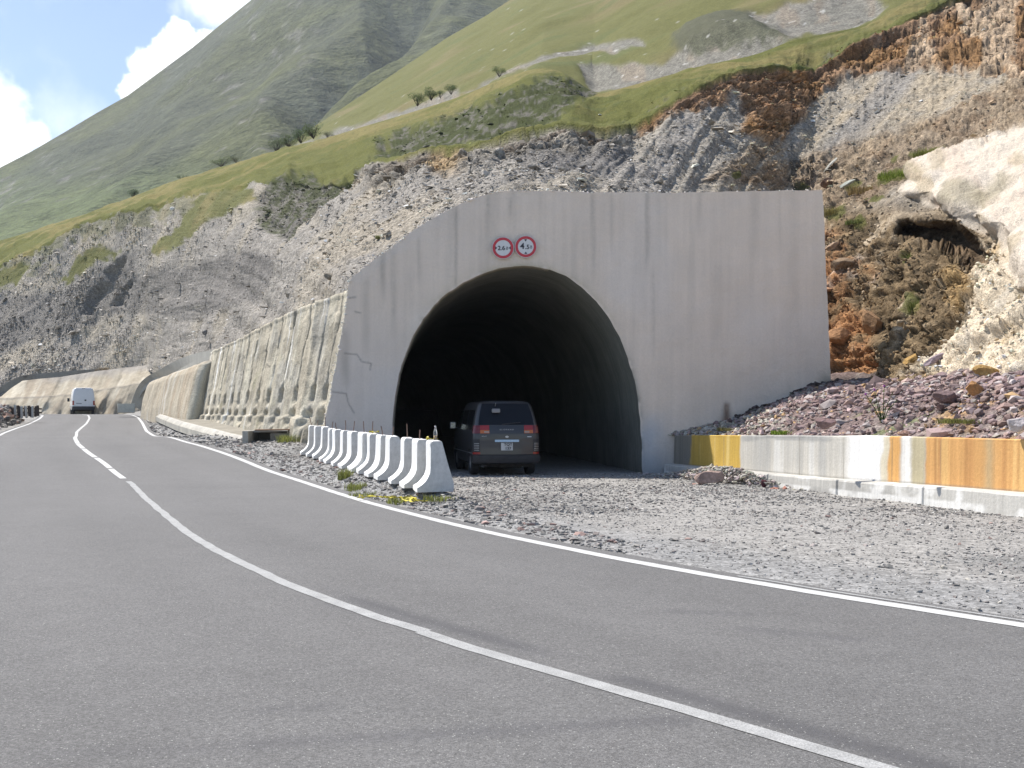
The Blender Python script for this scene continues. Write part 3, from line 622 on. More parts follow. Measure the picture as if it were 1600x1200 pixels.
# ================================================================ tunnel portal
ZP = 33.0
def pp(px, py): return ((px-CX)/F*ZP, EYE+(HOR-py)/F*ZP)
outer_px = [(492, 745), (500, 700), (506, 672), (515, 622), (527, 560), (536, 505), (543, 460), (546, 440), (549, 434), (575, 413), (600, 395), (625, 376), (650, 358), (675, 342), (700, 328), (725, 316),
            (750, 307), (770, 301), (790, 298), (850, 298), (950, 301), (1040, 301), (1120, 300), (1200, 298), (1285, 297), (1288, 350), (1291, 430), (1295, 520), (1298, 600), (1301, 660), (1303, 745)]
arch_px = [(1004, 745), (1003, 700), (1001, 660), (997, 625), (991, 595), (981, 560), (968, 527), (952, 497), (932, 470), (908, 447), (884, 431), (858, 421), (832, 416), (805, 416), (778, 420), (750, 429),
           (724, 441), (700, 457), (679, 476), (661, 499), (646, 524), (634, 551), (624, 585), (617, 620), (613, 655), (612, 700), (612, 745)]
def dens2(pts, step, wob=0.0, seed=1):
    out = []
    for i in range(len(pts)-1):
        a, b = np.array(pts[i]), np.array(pts[i+1]); n = max(1, int(np.hypot(*(b-a))/step))
        for k in range(n): out.append(a+(b-a)*k/n)
    out.append(np.array(pts[-1])); out = np.array(out)
    if wob:
        out[1:-1] += np.stack([n2(out[1:-1, 0], out[1:-1, 1], 3.0, 3, seed), n2(out[1:-1, 0], out[1:-1, 1], 3.0, 3, seed+1)], -1)*wob
    return out
outer = dens2([pp(*p) for p in outer_px], .12, .035, 201)
arch = dens2([pp(*p) for p in arch_px], .12, .03, 203)
loop = np.concatenate([outer, arch]); nL = len(loop)
gx_, gy_ = np.meshgrid(np.arange(-6.2, 10.2, .075), np.arange(-.6, 8.5, .075))
cand = np.stack([gx_.ravel(), gy_.ravel()], -1)+RNG.uniform(-.02, .02, (gx_.size, 2))
fx_, fy_ = np.meshgrid(np.arange(-5.5, -3.9, .034), np.arange(1.3, 5.2, .034)); cand = np.concatenate([cand[~((cand[:, 0] > -5.52) & (cand[:, 0] < -3.9) & (cand[:, 1] > 1.28) & (cand[:, 1] < 5.2))], np.stack([fx_.ravel(), fy_.ravel()], -1)+RNG.uniform(-.008, .008, (fx_.size, 2))])
cand = cand[sdpoly(cand[:, 0], cand[:, 1], loop) > .05]
pts2 = np.concatenate([loop, cand])
res = delaunay_2d_cdt([Vector(p) for p in pts2], [(i, (i+1) % nL) for i in range(nL)], [list(range(nL))], 1, 1e-5)
v2 = np.array([(p.x, p.y) for p in res[0]]); f2 = np.array([tuple(f) for f in res[2] if len(f) == 3])
cen = v2[f2].mean(1); f2 = f2[sdpoly(cen[:, 0], cen[:, 1], loop) > 0]
a_, b_, c_ = v2[f2[:, 0]], v2[f2[:, 1]], v2[f2[:, 2]]
flip = ((b_-a_)[:, 0]*(c_-a_)[:, 1]-(b_-a_)[:, 1]*(c_-a_)[:, 0]) < 0
f2[flip] = f2[flip][:, ::-1]
inner = np.clip(sdpoly(v2[:, 0], v2[:, 1], loop)/.25, 0, 1)
yf = ZP+n2(v2[:, 0], v2[:, 1], .45, 3, 205)*.05*inner+n2(v2[:, 0], v2[:, 1], 2.4, 3, 206)*.012*inner
nF = len(v2)
# colour of the face: streaks, cracks, rust, pale blue foot
X_, Z_ = v2[:, 0], v2[:, 1]; PXp = CX+X_*F/ZP; PYp = HOR-(Z_-EYE)*F/ZP
cc = np.zeros((nF, 3))+np.array([.70, .60, .51])
toph = np.interp(PXp, [q[0] for q in outer_px[8:25]], [q[1] for q in outer_px[8:25]])
down = np.clip((PYp-toph)/250, 0, 1)
st = n2(X_*2.2, Z_*.12, 1, 4, 207)+.5*n2(X_*7, Z_*.2, 1, 3, 208)
cc = lerpcol(cc, (.36, .325, .28), sst(st, .12, .6)*(1-.9*down)*.38)
cc = lerpcol(cc, (.70, .62, .55), sst(n2(X_, Z_, .5, 4, 209), .0, .4)*.6)
cc = lerpcol(cc, (.47, .46, .46), sst(PYp, 480, 620)*(1-sst(PXp, 640, 720))*.45)
def seg_d(pl):
    d = np.full(nF, 1e9)
    for (x0, y0), (x1, y1) in zip(pl[:-1], pl[1:]):
        ex, ey = x1-x0, y1-y0; t = np.clip(((PXp-x0)*ex+(PYp-y0)*ey)/(ex*ex+ey*ey), 0, 1)
        d = np.minimum(d, np.hypot(PXp-x0-ex*t, PYp-y0-ey*t))
    return d
for x0, y0, y1, w, k in ((572, 440, 560, 5, .35), (598, 405, 470, 4, .5), (614, 395, 520, 4, .45), (540, 520, 610, 7, .5), (655, 375, 445, 3, .35), (712, 330, 470, 2.5, .55), (926, 305, 440, 3.5, .45), (955, 305, 400, 3, .3), (1011, 302, 420, 3.2, .55), (1020, 420, 560, 2.5, .3),
                         (1093, 300, 360, 3, .35), (1120, 420, 540, 7, .22), (1180, 300, 420, 9, .22), (797, 316, 334, 2.2, .9), (845, 300, 350, 3, .25), (760, 310, 390, 2, .3), (1240, 300, 520, 10, .15)):
    m = np.exp(-((PXp-x0-2*n2(X_*0, Z_, 1.2, 2, int(x0)))/w)**2)*sst(PYp, y0-15, y0+5)*(1-sst(PYp, y1-40, y1+20))
    cc = lerpcol(cc, (.26, .235, .20), np.clip(m*k*.75*(1+.5*n2(X_*5, Z_, 1, 2, 210)), 0, 1))
for pl in ([(538, 552), (558, 554), (565, 565), (580, 568), (578, 578)], [(518, 612), (541, 615), (544, 630), (553, 645)], [(543, 466), (556, 464)], [(555, 487), (563, 489)]):
    cc = lerpcol(cc, (.14, .13, .12), np.exp(-(seg_d(pl)/1.2)**2)*.55)
cc = lerpcol(cc, (.17, .10, .065), np.exp(-((PXp-1135)/(4+(PYp-630).clip(0, 60)*.12))**2)*sst(PYp, 624, 634)*(1-sst(PYp, 672, 690))*.9)
cc = lerpcol(cc, (.22, .20, .15), sst(PXp, 1270, 1292)*sst(PYp, 575, 600)*.7)
ya = sdpoly(PXp, PYp, np.array(arch_px, float)); rim = np.exp(ya/7.0)*(ya < 0)
cc = lerpcol(cc, (.34, .30, .17), .8*rim*sst(500-PYp, -60, 40)*(.5+.5*n2(X_, Z_, 3, 3, 211)).clip(0, 1))
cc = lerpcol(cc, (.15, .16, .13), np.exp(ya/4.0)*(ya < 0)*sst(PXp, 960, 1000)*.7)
cc = lerpcol(cc, (.40, .47, .54), np.exp(-((PXp-1020)/24)**2)*sst(PYp, 630, 690)*(.6+.4*n2(X_, Z_, 1.8, 3, 212)))
cc = lerpcol(cc, (.30, .30, .30), sst(PYp+(PXp-1000)*.1, 690, 745)*(PXp > 1000)*.5)
Vf = np.stack([X_, yf, Z_], -1)
Vb = np.stack([X_, X_*0+ZP+.62, Z_], -1)
# map loop verts (first nL outputs keep order)
allf = [tuple(f) for f in f2]
nf3 = len(allf)
quads = []
vb_idx = {}
Vall = [Vf]; base_i = nF
ring = list(range(nL))
# rear ring only
Vr = np.stack([v2[:nL, 0], np.full(nL, ZP+.62), v2[:nL, 1]], -1)
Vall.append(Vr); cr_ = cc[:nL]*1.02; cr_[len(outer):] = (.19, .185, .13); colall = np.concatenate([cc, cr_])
nO = len(outer)
side = []
for i in range(nL):
    j = (i+1) % nL
    if i == nO-1 or i == nL-1: continue
    side.append((i, i+nF, j+nF, j))
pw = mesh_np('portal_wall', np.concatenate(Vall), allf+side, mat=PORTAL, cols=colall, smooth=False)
portal = empty('tunnel_portal', (0, ZP, 0), label='weathered grey concrete tunnel portal wall with a dark arched opening', cat='tunnel portal')
pw.parent = portal; pw.location = (0, -ZP, 0); pw['label'] = 'pale streaked concrete headwall'
# lining of the tunnel, turning slightly left
n_s = 60; Vt = []
for k in range(n_s):
    s = (k/(n_s-1))**1.6*75; dx = -.10*s-.0012*s*s; dy = s
    ring_ = arch.copy(); cx_ = ring_[:, 0].mean()
    Vt.append(np.stack([ring_[:, 0]+dx, np.full(len(arch), ZP+.1+dy+(.0 if k else 0)), ring_[:, 1]-.004*s+.02*math.sin(s*1.3)], -1))
Vt = np.array(Vt); Vt[0, :, 1] = ZP+.02
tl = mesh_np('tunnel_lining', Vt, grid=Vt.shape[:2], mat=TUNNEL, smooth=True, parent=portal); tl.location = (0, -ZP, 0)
e_ = Vt[-1]; ec = mesh_np('tunnel_end', e_, [tuple(range(len(e_)))], mat=TUNNEL, parent=portal); ec.location = (0, -ZP, 0)
# rough mortar along the upper and left edges
ed = outer[(outer[:, 1] > .8)]
k_ = RNG.integers(0, len(ed)-1, 1500); q = ed[k_]+RNG.normal(0, .028, (1500, 2)); q = q[(q[:, 0] < 2.6) | (RNG.random(1500) < .25)]
side_m = (q[:, 0] < 9.2); q = q[side_m]
mo = stones('mortar_edge', np.stack([q[:, 0], ZP+RNG.uniform(-.06, .5, len(q)), q[:, 1]], -1), RNG.lognormal(math.log(.045), .4, len(q)), tint((.62, .60, .55), len(q), .1, .02), flat=.8, parent=portal)
mo.location = (0, -ZP, 0)

# tunnel floor: gravel continues inside with the ground sheet

# ---- signs
def disc(r, n=64, y=0): return [(r*math.cos(2*math.pi*k/n), y, r*math.sin(2*math.pi*k/n)) for k in range(n)]
def plain(name, color, rough=.5, metal=0.0, spec=.4, coat=0.0):
    if name in MATS: return MATS[name]
    m = surf(name, color, rough, layers=[('noise', 6, .93, 1.05, None)], metal=metal, spec=spec, coat=coat); MATS[name] = m; return m
S_WHITE = plain('sign_white', (.62, .62, .62)); S_RED = plain('sign_red', (.50, .045, .06)); S_BLACK = plain('sign_black', (.02, .02, .03)); S_GREY = plain('sign_back', (.35, .35, .36), .5, .4)
def ringmesh(name, r0, r1, y, mat, parent, n=64):
    V = disc(r0, n, y)+disc(r1, n, y)+disc(r1, n, y+.003)+disc(r0, n, y+.003)
    Fs = []
    for k in range(n):
        j = (k+1) % n
        for a in range(4):
            b = (a+1) % 4; Fs.append((a*n+k, a*n+j, b*n+j, b*n+k))
    return mesh_np(name, V, Fs, mat=mat, smooth=False, parent=parent)
def solid_disc(name, r, y0, y1, mat, parent, n=64):
    V = disc(r, n, y0)+disc(r, n, y1); Fs = [tuple(range(n-1, -1, -1)), tuple(range(n, 2*n))]+[(k, (k+1) % n, n+(k+1) % n, n+k) for k in range(n)]
    return mesh_np(name, V, Fs, mat=mat, smooth=False, parent=parent)
def text_mesh(name, body, size, mat, parent, loc, rot=(math.pi/2, 0, 0), ext=.002, align='CENTER', sx=1.0, off=0.0):
    cu = bpy.data.curves.new('t', 'FONT'); cu.body = body; cu.size = size; cu.extrude = ext; cu.align_x = align; cu.align_y = 'CENTER'; cu.offset = off
    to = bpy.data.objects.new('t', cu); COL.objects.link(to); bpy.context.view_layer.update()
    me = bpy.data.meshes.new_from_object(to.evaluated_get(bpy.context.evaluated_depsgraph_get()))
    bpy.data.objects.remove(to); me.materials.clear(); me.materials.append(mat)
    o = bpy.data.objects.new(name, me); COL.objects.link(o); o.parent = parent; o.location = loc; o.rotation_euler = rot; o.scale = (sx, 1, 1)
    return o
def tri(name, pts, y, mat, parent):
    V = [(x, y, z) for x, z in pts]+[(x, y+.003, z) for x, z in pts]
    return mesh_np(name, V, [(0, 1, 2), (5, 4, 3), (0, 3, 4, 1), (1, 4, 5, 2), (2, 5, 3, 0)], mat=mat, smooth=False, parent=parent)
def road_sign(px, py, label, parts):
    x, z = pp(px, py)
    t = empty('road_sign', (x, ZP-.06, z), label=label, cat='road sign', group='round limit signs above the arch')
    solid_disc('sign_plate', .335, -.012, .012, S_GREY, t); solid_disc('white_face', .332, -.016, -.0125, S_WHITE, t)
    ringmesh('red_ring', .318, .238, -.021, S_RED, t)
    for b in (-.15, .15):
        mesh_np('bracket', [(b-.02, .012, -.2), (b+.02, .012, -.2), (b+.02, .055, -.2), (b-.02, .055, -.2), (b-.02, .012, .2), (b+.02, .012, .2), (b+.02, .055, .2), (b-.02, .055, .2)],
                [(0, 1, 5, 4), (1, 2, 6, 5), (2, 3, 7, 6), (3, 0, 4, 7), (0, 3, 2, 1), (4, 5, 6, 7)], mat=S_GREY, smooth=False, parent=t)
    parts(t); return t
def w_parts(t):
    text_mesh('numeral', '2.6', .185, S_BLACK, t, (-.05, -.019, -.01), off=.004); text_mesh('unit_letter', 'მ', .12, S_BLACK, t, (.125, -.019, -.02), off=.001)
    tri('arrow_mark', [(-.235, .055), (-.235, -.055), (-.175, 0)], -.019, S_BLACK, t); tri('arrow_mark', [(.232, .055), (.18, 0), (.232, -.055)], -.019, S_BLACK, t)
def h_parts(t):
    text_mesh('numeral', '4', .25, S_BLACK, t, (-.105, -.019, .01), off=.007); text_mesh('numeral', '.5', .185, S_BLACK, t, (.045, -.019, -.015), off=.004); text_mesh('unit_letter', 'მ', .12, S_BLACK, t, (.16, -.019, -.02), off=.001)
    tri('arrow_mark', [(-.05, .225), (.04, .225), (-.005, .15)], -.019, S_BLACK, t); tri('arrow_mark', [(-.045, -.215), (.0, -.15), (.045, -.215)], -.019, S_BLACK, t)
road_sign(786, 388, 'round red ringed width limit sign reading 2.6 with side arrows', w_parts)
road_sign(821.5, 386, 'round red ringed height limit sign reading 4.5 with top arrow', h_parts)

# ================================================================ long retaining walls on the left
def X1(Z): return -5.73-.42*(Z-33)
nu, nv = 560, 90
uu = np.linspace(0, 1, nu)[:, None]; vv_ = np.linspace(0, 1, nv)[None]
Zw = 33.0+uu*29.5+0*vv_
ztop = np.interp(Zw, [33, 36, 40.4, 45.2, 51.7, 60.8, 63], [5.32, 5.35, 5.42, 5.35, 5.16, 5.03, 4.95])+.05*n2(Zw, 0*Zw, 1.5, 3, 301)
zb_ = np.interp(Zw, [33, 40, 63], [.0, .3, .7])
Zc = zb_+(ztop-zb_)*vv_
lean = .86*(Zc-.7)/4.6
Xw = X1(Zw)+lean
rib_px = [493.6, 467, 443.5, 425, 407, 390, 377, 366, 355, 346, 339, 330]
ribZ = np.array([8.56/(.42-(-(p-800)/1700)) for p in rib_px]); ribZ = np.concatenate([ribZ, [34.0]])
# height along the face
hh = (Zc-.6)
dd_ = Zw+0*Zc
out = np.zeros(Zw.shape)
near_rib = np.abs(dd_[..., None]+.12*n2(Zc, Zw*0, .9, 3, 302)[..., None]-ribZ).min(-1)
out -= .24*np.exp(-(near_rib/.075)**2)*(.45+.55*sst(n2(Zw*.9, Zc*.55, 1, 3, 303), -.35, .15))      # open joints between courses of masonry
out += .03*np.cos(near_rib*2.2)*-1
hole = np.exp(-((near_rib-.08)/.24)**4)*np.exp(-((Zc-2.15-.0*Zw)/.26)**4)
out -= .3*hole
mid = np.abs(near_rib-.55)
step_ = (Zw > 35.2)*(Zc < 1.42+.03*n2(Zw, Zc*0, 2, 2, 304))
out += np.where(step_, .14, 0)*(1)
slot = np.exp(-((near_rib-.15)/.33)**4)*np.exp(-((Zc-1.35)/.26)**4); out -= .28*slot
out -= .30*np.exp(-(near_rib/.12)**2)*(Zc < 1.25)*(Zw < 48)
_bz = np.floor(Zc*1.45+.35*n2(Zw, Zc, .8, 2, 303)); _by = np.floor(Zw*1.9+.5*_bz); out += n2(Zw, Zc, 1.1, 3, 305)*.025+(hsh(_by.astype(int)+500, _bz.astype(int)+500, _bz.astype(int)*0, 9)-.5)*.045+n2(Zw, Zc, 5, 3, 306, .6)*.02
fl = .10*np.exp(-((Zw-36.6-.15*(Zc-3)+.1*n2(Zc, Zc*0, 1, 2, 307))/.16)**2); out += fl
out *= sst(Zw, 33, 33.3)*.9+.1
out += .03*sst(vv_, .965, .975)*(1-.3*sst(vv_, .99, 1))          # capping
nxy = np.array([-.922, -.387])
Vw = np.stack([Xw+nxy[0]*out, Zw+nxy[1]*out*sst(Zw, 33, 34), Zc], -1)
cc = np.zeros(Vw.shape)+np.array([.40, .36, .285])
cc = lerpcol(cc, (.30, .285, .25), sst(n2(Zw, Zc, .7, 4, 308), -.05, .35)*.8)
cc = lerpcol(cc, (.50, .465, .375), sst(n2(Zw*2.5, Zc*.35, 1, 4, 309), .05, .4)*.75)
cc = lerpcol(cc, (.66, .65, .62), sst(n2(Zw*3.2, Zc*.2, 1, 3, 310), .38, .5)*.8+.0*Zc)
cc = lerpcol(cc, (.33, .31, .20), sst(n2(Zw, Zc, 1.1, 3, 311), .35, .55)*.4)
cc = lerpcol(cc, (.10, .09, .075), np.clip(np.exp(-(near_rib/.06)**2)*(.3+.7*sst(n2(Zw*.9, Zc*.55, 1, 3, 303), -.35, .15))*.7, 0, 1)*(vv_ < .93))
blk = n2(Zw*1.1+.3*np.floor(Zc*1.6), np.floor(Zc*1.6+.5*n2(Zw, Zc, 1, 2, 313)), 1, 1, 312)
cc = cc*(1+.22*blk)[..., None]
c = np.ones(Vw.shape[:2]+(4,)); c[..., :3] = cc
cap = np.stack([Vw[:, -1, 0]+.9, Vw[:, -1, 1]+.38, Vw[:, -1, 2]+.03*n2(Zw[:, 0], 0*Zw[:, 0], 1, 2, 314)], -1)[:, None]
capd = cap+np.array([.1, 0, -1.2]); Vw = np.concatenate([Vw, cap, capd], 1); c = np.concatenate([c, c[:, -1:], c[:, -1:]], 1)
endw = Vw[-1:]+np.array([2.5, .5, 0]); Vw = np.concatenate([Vw, endw], 0); c = np.concatenate([c, c[-1:]], 0)
w = mesh_np('masonry_retaining_wall', Vw, grid=Vw.shape[:2], mat=RUB, cols=c)
tag(w, 'rough tan stone retaining wall with deep vertical joints left of the portal', 'retaining wall')

# smooth sprayed-concrete section further on
def X2(Z): return -18.1-.44*(Z-60.5)
nu = 240
uu = np.linspace(0, 1, nu)[:, None]; Zs = 60.6+uu*26.5
prof = [(1.3, -.9), (.0, -.4), (0.05, .5), (.12, 1.0), (.22, 1.6), (.34, 2.2), (.46, 2.8), (.56, 3.2), (.75, 3.52), (1.1, 3.72), (1.7, 3.85), (2.6, 4.1), (4.5, 4.9)]
pf = np.array(prof[1:]); sarr = np.linspace(0, len(pf)-1, 70); po = np.interp(sarr, range(len(pf)), pf[:, 0]); ph = np.interp(sarr, range(len(pf)), pf[:, 1])
Zg = Zs+0*po; hs = np.interp(Zs, [60, 85, 88], [1.0, .82, .8]); base_z = np.interp(Zs, [60, 88], [.75, 1.1])
o2 = po+n2(Zg, ph+0*Zg, .35, 4, 320)*.18+n2(Zg*1.2, ph*.25+0*Zg, 1, 3, 321)*.12
rnd = .5*np.exp(-((Zg-60.6)/.25))
o2 = o2+rnd
Vs = np.stack([X2(Zg)+.916*o2, Zg+.40*o2, base_z+ph*hs], -1)
endf = Vs[:1].copy(); endf[..., 0] = X2(60.6)+.2+po+.35; endf[..., 1] += .15; endf2 = endf.copy(); endf2[..., 0] = np.maximum(X2(60.6)+1.9, endf[..., 0]+.1); endf2[..., 1] = 62.3
Vs = np.concatenate([endf2, endf, Vs], 0)
cc = np.zeros(Vs.shape)+np.array([.42, .37, .29])
Zq, hq = Vs[..., 1], Vs[..., 2]
cc = lerpcol(cc, (.37, .30, .22), sst(n2(Zq*1.1, hq*.2, 1, 4, 322), .05, .4)*.7); cc = lerpcol(cc, (.54, .51, .45), sst(n2(Zq*2, hq*.15, 1, 3, 323), .2, .4)*.7)
cc = lerpcol(cc, (.33, .33, .24), np.exp(-((Zq-60.8)/.4)**2)*.5)
cc = lerpcol(cc, (.30, .28, .25), sst(hq, 4.2, 4.6)*.7)
c = np.ones(Vs.shape[:2]+(4,)); c[..., :3] = cc
tag(mesh_np('sprayed_retaining_wall', Vs, grid=Vs.shape[:2], mat=SHOT, cols=c), 'smooth cream sprayed concrete wall beyond the rough stone wall', 'retaining wall')

# concrete channel walls (drain chutes) curving down the slope
def ribbon(name, top, bot, thick, mat, label, cat, lipw=.12, group=None):
    def rs(a):
        a = np.array(a, float); s = np.concatenate([[0], np.cumsum(np.hypot(*np.diff(a[:, :2], axis=0).T))]); t = np.linspace(0, s[-1], 48)
        q = np.stack([np.interp(t, s, a[:, k]) for k in range(3)], -1)
        kk = np.array([.06, .12, .2, .24, .2, .12, .06]); qp = np.pad(q, ((3, 3), (0, 0)), mode='edge'); return np.stack([np.convolve(qp[:, i], kk, 'valid') for i in range(3)], -1)
    T, B = rs(top), rs(bot); T = Parr(T[:, 0], T[:, 1], T[:, 2]); B = Parr(B[:, 0], B[:, 1], B[:, 2])
    back = np.array([thick*.35, thick, .0])
    L = [B+back*1.0+np.array([0, 0, -.3]), B-np.array([0, 0, .3]), B, (T+B)/2, T, T+back, T+back+np.array([0, .1, -.7])]
    V = np.stack(L, 1)
    t = empty('drain_chute', tuple(V[:, 0].mean(0)), label=label, cat=cat, group=group)
    o = mesh_np('chute_wall', V, grid=V.shape[:2], mat=mat, smooth=False, parent=t); o.location = -t.location
    # channel floor behind the parapet and its far lip
    F2 = np.stack([T+back, T+back+np.array([.0, .05, -.35]), T+back+np.array([.5, 1.3, -.35]), T+back+np.array([.5, 1.35, .12]), T+back+np.array([.55, 1.5, .12]), T+back+np.array([.6, 1.6, -.6])], 1)
    o = mesh_np('channel', F2, grid=F2.shape[:2], mat=mat, smooth=False, parent=t); o.location = -t.location
    return t
ribbon('drain_chute', [(336, 546, 67), (305, 552, 72), (282, 560, 77), (262, 570, 82), (245, 580, 86), (228, 589, 89), (217, 600, 90.5), (210, 614, 91.5), (204, 633, 92)],
       [(336, 552, 67), (305, 563, 72), (285, 574, 77), (268, 585, 82), (254, 592, 86), (242, 599, 89), (233, 609, 90.5), (226, 622, 91.5), (219, 643, 92)], .3, CONC,
       'curved grey concrete drain chute running down beside the cream wall', 'drain chute')
ribbon('drain_chute', [(-60, 650, 109), (-20, 617, 114), (0, 605, 116), (16, 595, 117), (32, 587, 118), (50, 584.5, 120), (80, 582, 121), (110, 579.5, 122), (150, 576.5, 124), (176, 574, 126)],
       [(-48, 672, 109), (-16, 640, 114), (0, 626, 116), (16, 608, 117), (32, 595, 118), (50, 592, 120), (80, 590, 121), (110, 586, 122), (150, 580, 124), (176, 577, 126)], .35, CONC,
       'long grey concrete drain channel along the top of the far slope, at the left edge', 'drain chute')

# far sprayed slope in two tiers
px = np.linspace(-260, 236, 330)
lowT = curve([(-260, 650), (-60, 640), (0, 622), (60, 619), (105, 617), (150, 610), (210, 600), (236, 597)])(px)
topT = curve([(-260, 650), (-70, 655), (-30, 642), (-8, 628), (18, 606), (35, 595), (60, 592), (95, 589), (150, 580), (200, 574), (236, 570)])(px)
topT = np.minimum(topT, lowT-2); botT = 668+0*px
rows = []; nr = 46
for k in range(nr): f = k/(nr-1); rows.append((botT+(lowT-botT)*f, 114+2.2*f+.8*f**3, f, 0))
for k in range(1, nr): f = k/(nr-1); rows.append((lowT+(topT-lowT)*f, 117.6+3.5*f, f, 1))
PYf = np.array([r[0] for r in rows]); Df = np.array([r[1]+0*px for r in rows])+np.interp(px, [-260, 236], [-4, -9]); fF = np.array([r[2]+0*px for r in rows]); tier = np.array([r[3]+0*px for r in rows])
PXf = px+0*PYf
Df = Df+n2(PXf+.5*PYf, PYf*.15, 1/11, 4, 330)*.45+n2(PXf, PYf, 1/30, 3, 331)*.5
Vq = Parr(PXf, PYf, Df)
cc = np.zeros(Vq.shape)+np.array([.40, .355, .28])
cc = lerpcol(cc, (.32, .27, .21), sst(n2(PXf+.5*PYf, PYf*.3, 1/12, 4, 332), -.05, .35)*.7); cc = lerpcol(cc, (.50, .46, .38), sst(n2(PXf+.5*PYf, PYf*.2, 1/8, 3, 333), .15, .4)*.7)
ledge = np.exp(-((PYf-lowT-1+2*n2(PXf, 0*PXf, 1/9, 3, 334))/1.6)**2); cc = lerpcol(cc, (.24, .22, .19), np.clip(ledge*.8, 0, 1))
cc = lerpcol(cc, (.31, .29, .27), tier*sst(fF+.25*n2(PXf, PYf, 1/16, 3, 335), .55, .95)*sst(PXf, 30, 110)*.8)
c = np.ones(Vq.shape[:2]+(4,)); c[..., :3] = cc
tag(mesh_np('sprayed_slope', Vq, grid=Vq.shape[:2], mat=SHOT, cols=c), 'far cream sprayed concrete slope in two tiers behind the white van', 'retaining wall')

def bevel_box(name, dims, mat, parent=None, loc=(0, 0, 0), rot=(0, 0, 0), bev=.02, seg=2, rough=0.0, sub=0):
    bm = bmesh.new(); bmesh.ops.create_cube(bm, size=1.0)
    for v in bm.verts: v.co = Vector((v.co.x*dims[0], v.co.y*dims[1], v.co.z*dims[2]))
    if bev: bmesh.ops.bevel(bm, geom=bm.edges[:], offset=bev, segments=seg, profile=.6, affect='EDGES')
    if sub: bmesh.ops.subdivide_edges(bm, edges=bm.edges[:], cuts=sub, use_grid_fill=True)
    if rough:
        for v in bm.verts: v.co += Vector((random.gauss(0, rough), random.gauss(0, rough), random.gauss(0, rough)))
    me = bpy.data.meshes.new(name); bm.to_mesh(me); bm.free(); me.materials.append(mat)
    o = bpy.data.objects.new(name, me); COL.objects.link(o); o.parent = parent; o.location = loc; o.rotation_euler = rot
    return o
b = bevel_box('concrete_block', (1.35, .7, .75), surf('pale_block', (.55, .54, .47), .9, layers=[('noise', 3, .85, 1.1, None)], bumps=[('noise', 8, .02, None)]), loc=tuple(PV(197, 640, 90)+Vector((0, 0, .12))), rot=(0, 0, .35), bev=.04, rough=.01)
tag(b, 'pale concrete block at the foot of the curved chute by the road', 'concrete block')

# gutter kerb along the long wall, ending in a culvert box
gp = np.array([(228, 645, 88), (234, 646, 84), (250, 654, 70), (275, 664, 58), (300, 671.5, 51.5), (325, 678, 47), (350, 685.5, 43), (376, 691.5, 39.8), (389, 694, 38.6)])
t_ = np.linspace(0, len(gp)-1, 170); gq = np.stack([np.interp(t_, range(len(gp)), gp[:, k]) for k in range(3)], -1)
G0 = Parr(gq[:, 0], gq[:, 1], gq[:, 2]); tg = np.gradient(G0, axis=0); tg /= np.linalg.norm(tg[:, :2], axis=1, keepdims=True)
gn = np.stack([-tg[:, 1], tg[:, 0], 0*tg[:, 0]], -1); gn *= np.sign(gn[:, :1])  # towards the hill (+X)
seg_w = .03*((np.arange(170) % 5) == 0)[:, None]
gk = np.stack([G0+np.array([0, 0, -.3]), G0, G0+gn*(.16+seg_w)+np.array([0, 0, .19]), G0+gn*.3+np.array([0, 0, .21]), G0+gn*.42+np.array([0, 0, .18]), G0+gn*1.0+np.array([0, 0, .22]), G0+gn*2.2+np.array([0, 0, .34])], 1)
gcol_ = np.ones(gk.shape[:2]+(4,)); gcol_[..., :3] = (.42, .40, .35); gcol_[:, 4:, :3] = (.27, .25, .21); gcol_[:, 2:4, :3] = (.46, .44, .40)
gcol_[..., :3] *= (1+.15*n2(gk[..., 0], gk[..., 1], 2, 3, 340))[..., None]
tag(mesh_np('gutter_kerb', gk, grid=gk.shape[:2], mat=SHOT, cols=gcol_, smooth=False), 'pale concrete gutter kerb running along the foot of the retaining walls', 'kerb')
cul = empty('culvert_box', tuple(PV(388, 690, 37.5)), label='low concrete culvert box with a brown board on top, left of the barriers', cat='culvert')
def abs_box(name, a, b, mat, parent, bev=.015, rough=0):
    a = Vector(a); b = Vector(b); o = bevel_box(name, tuple(abs(b[i]-a[i]) for i in range(3)), mat, parent, tuple((a+b)/2-parent.location), bev=bev, rough=rough); return o
DCONC = surf('dark_concrete', (.20, .18, .15), .9, layers=[('noise', 3, .7, 1.2, None)], bumps=[('noise', 10, .01, None)])  # darker concrete for the culvert's back, front and side walls
abs_box('end_wall', (-9.15, 36.9, .2), (-8.95, 38.6, .94), CONC, cul); abs_box('back_wall', (-8.94, 38.4, .2), (-6.6, 38.6, .93), DCONC, cul)
abs_box('front_wall', (-8.1, 37.1, .1), (-6.4, 37.25, .86), DCONC, cul); abs_box('side_wall', (-8.25, 37.1, .1), (-8.1, 38.39, .86), DCONC, cul)
bd = abs_box('board', (-8.75, 37.0, .965), (-6.7, 37.5, 1.0), WOOD, cul, .004); bd.rotation_euler = (0, -.012, .03)
abs_box('cover_slab', (-8.94, 37.55, .88), (-6.9, 38.6, .95), CONC, cul)

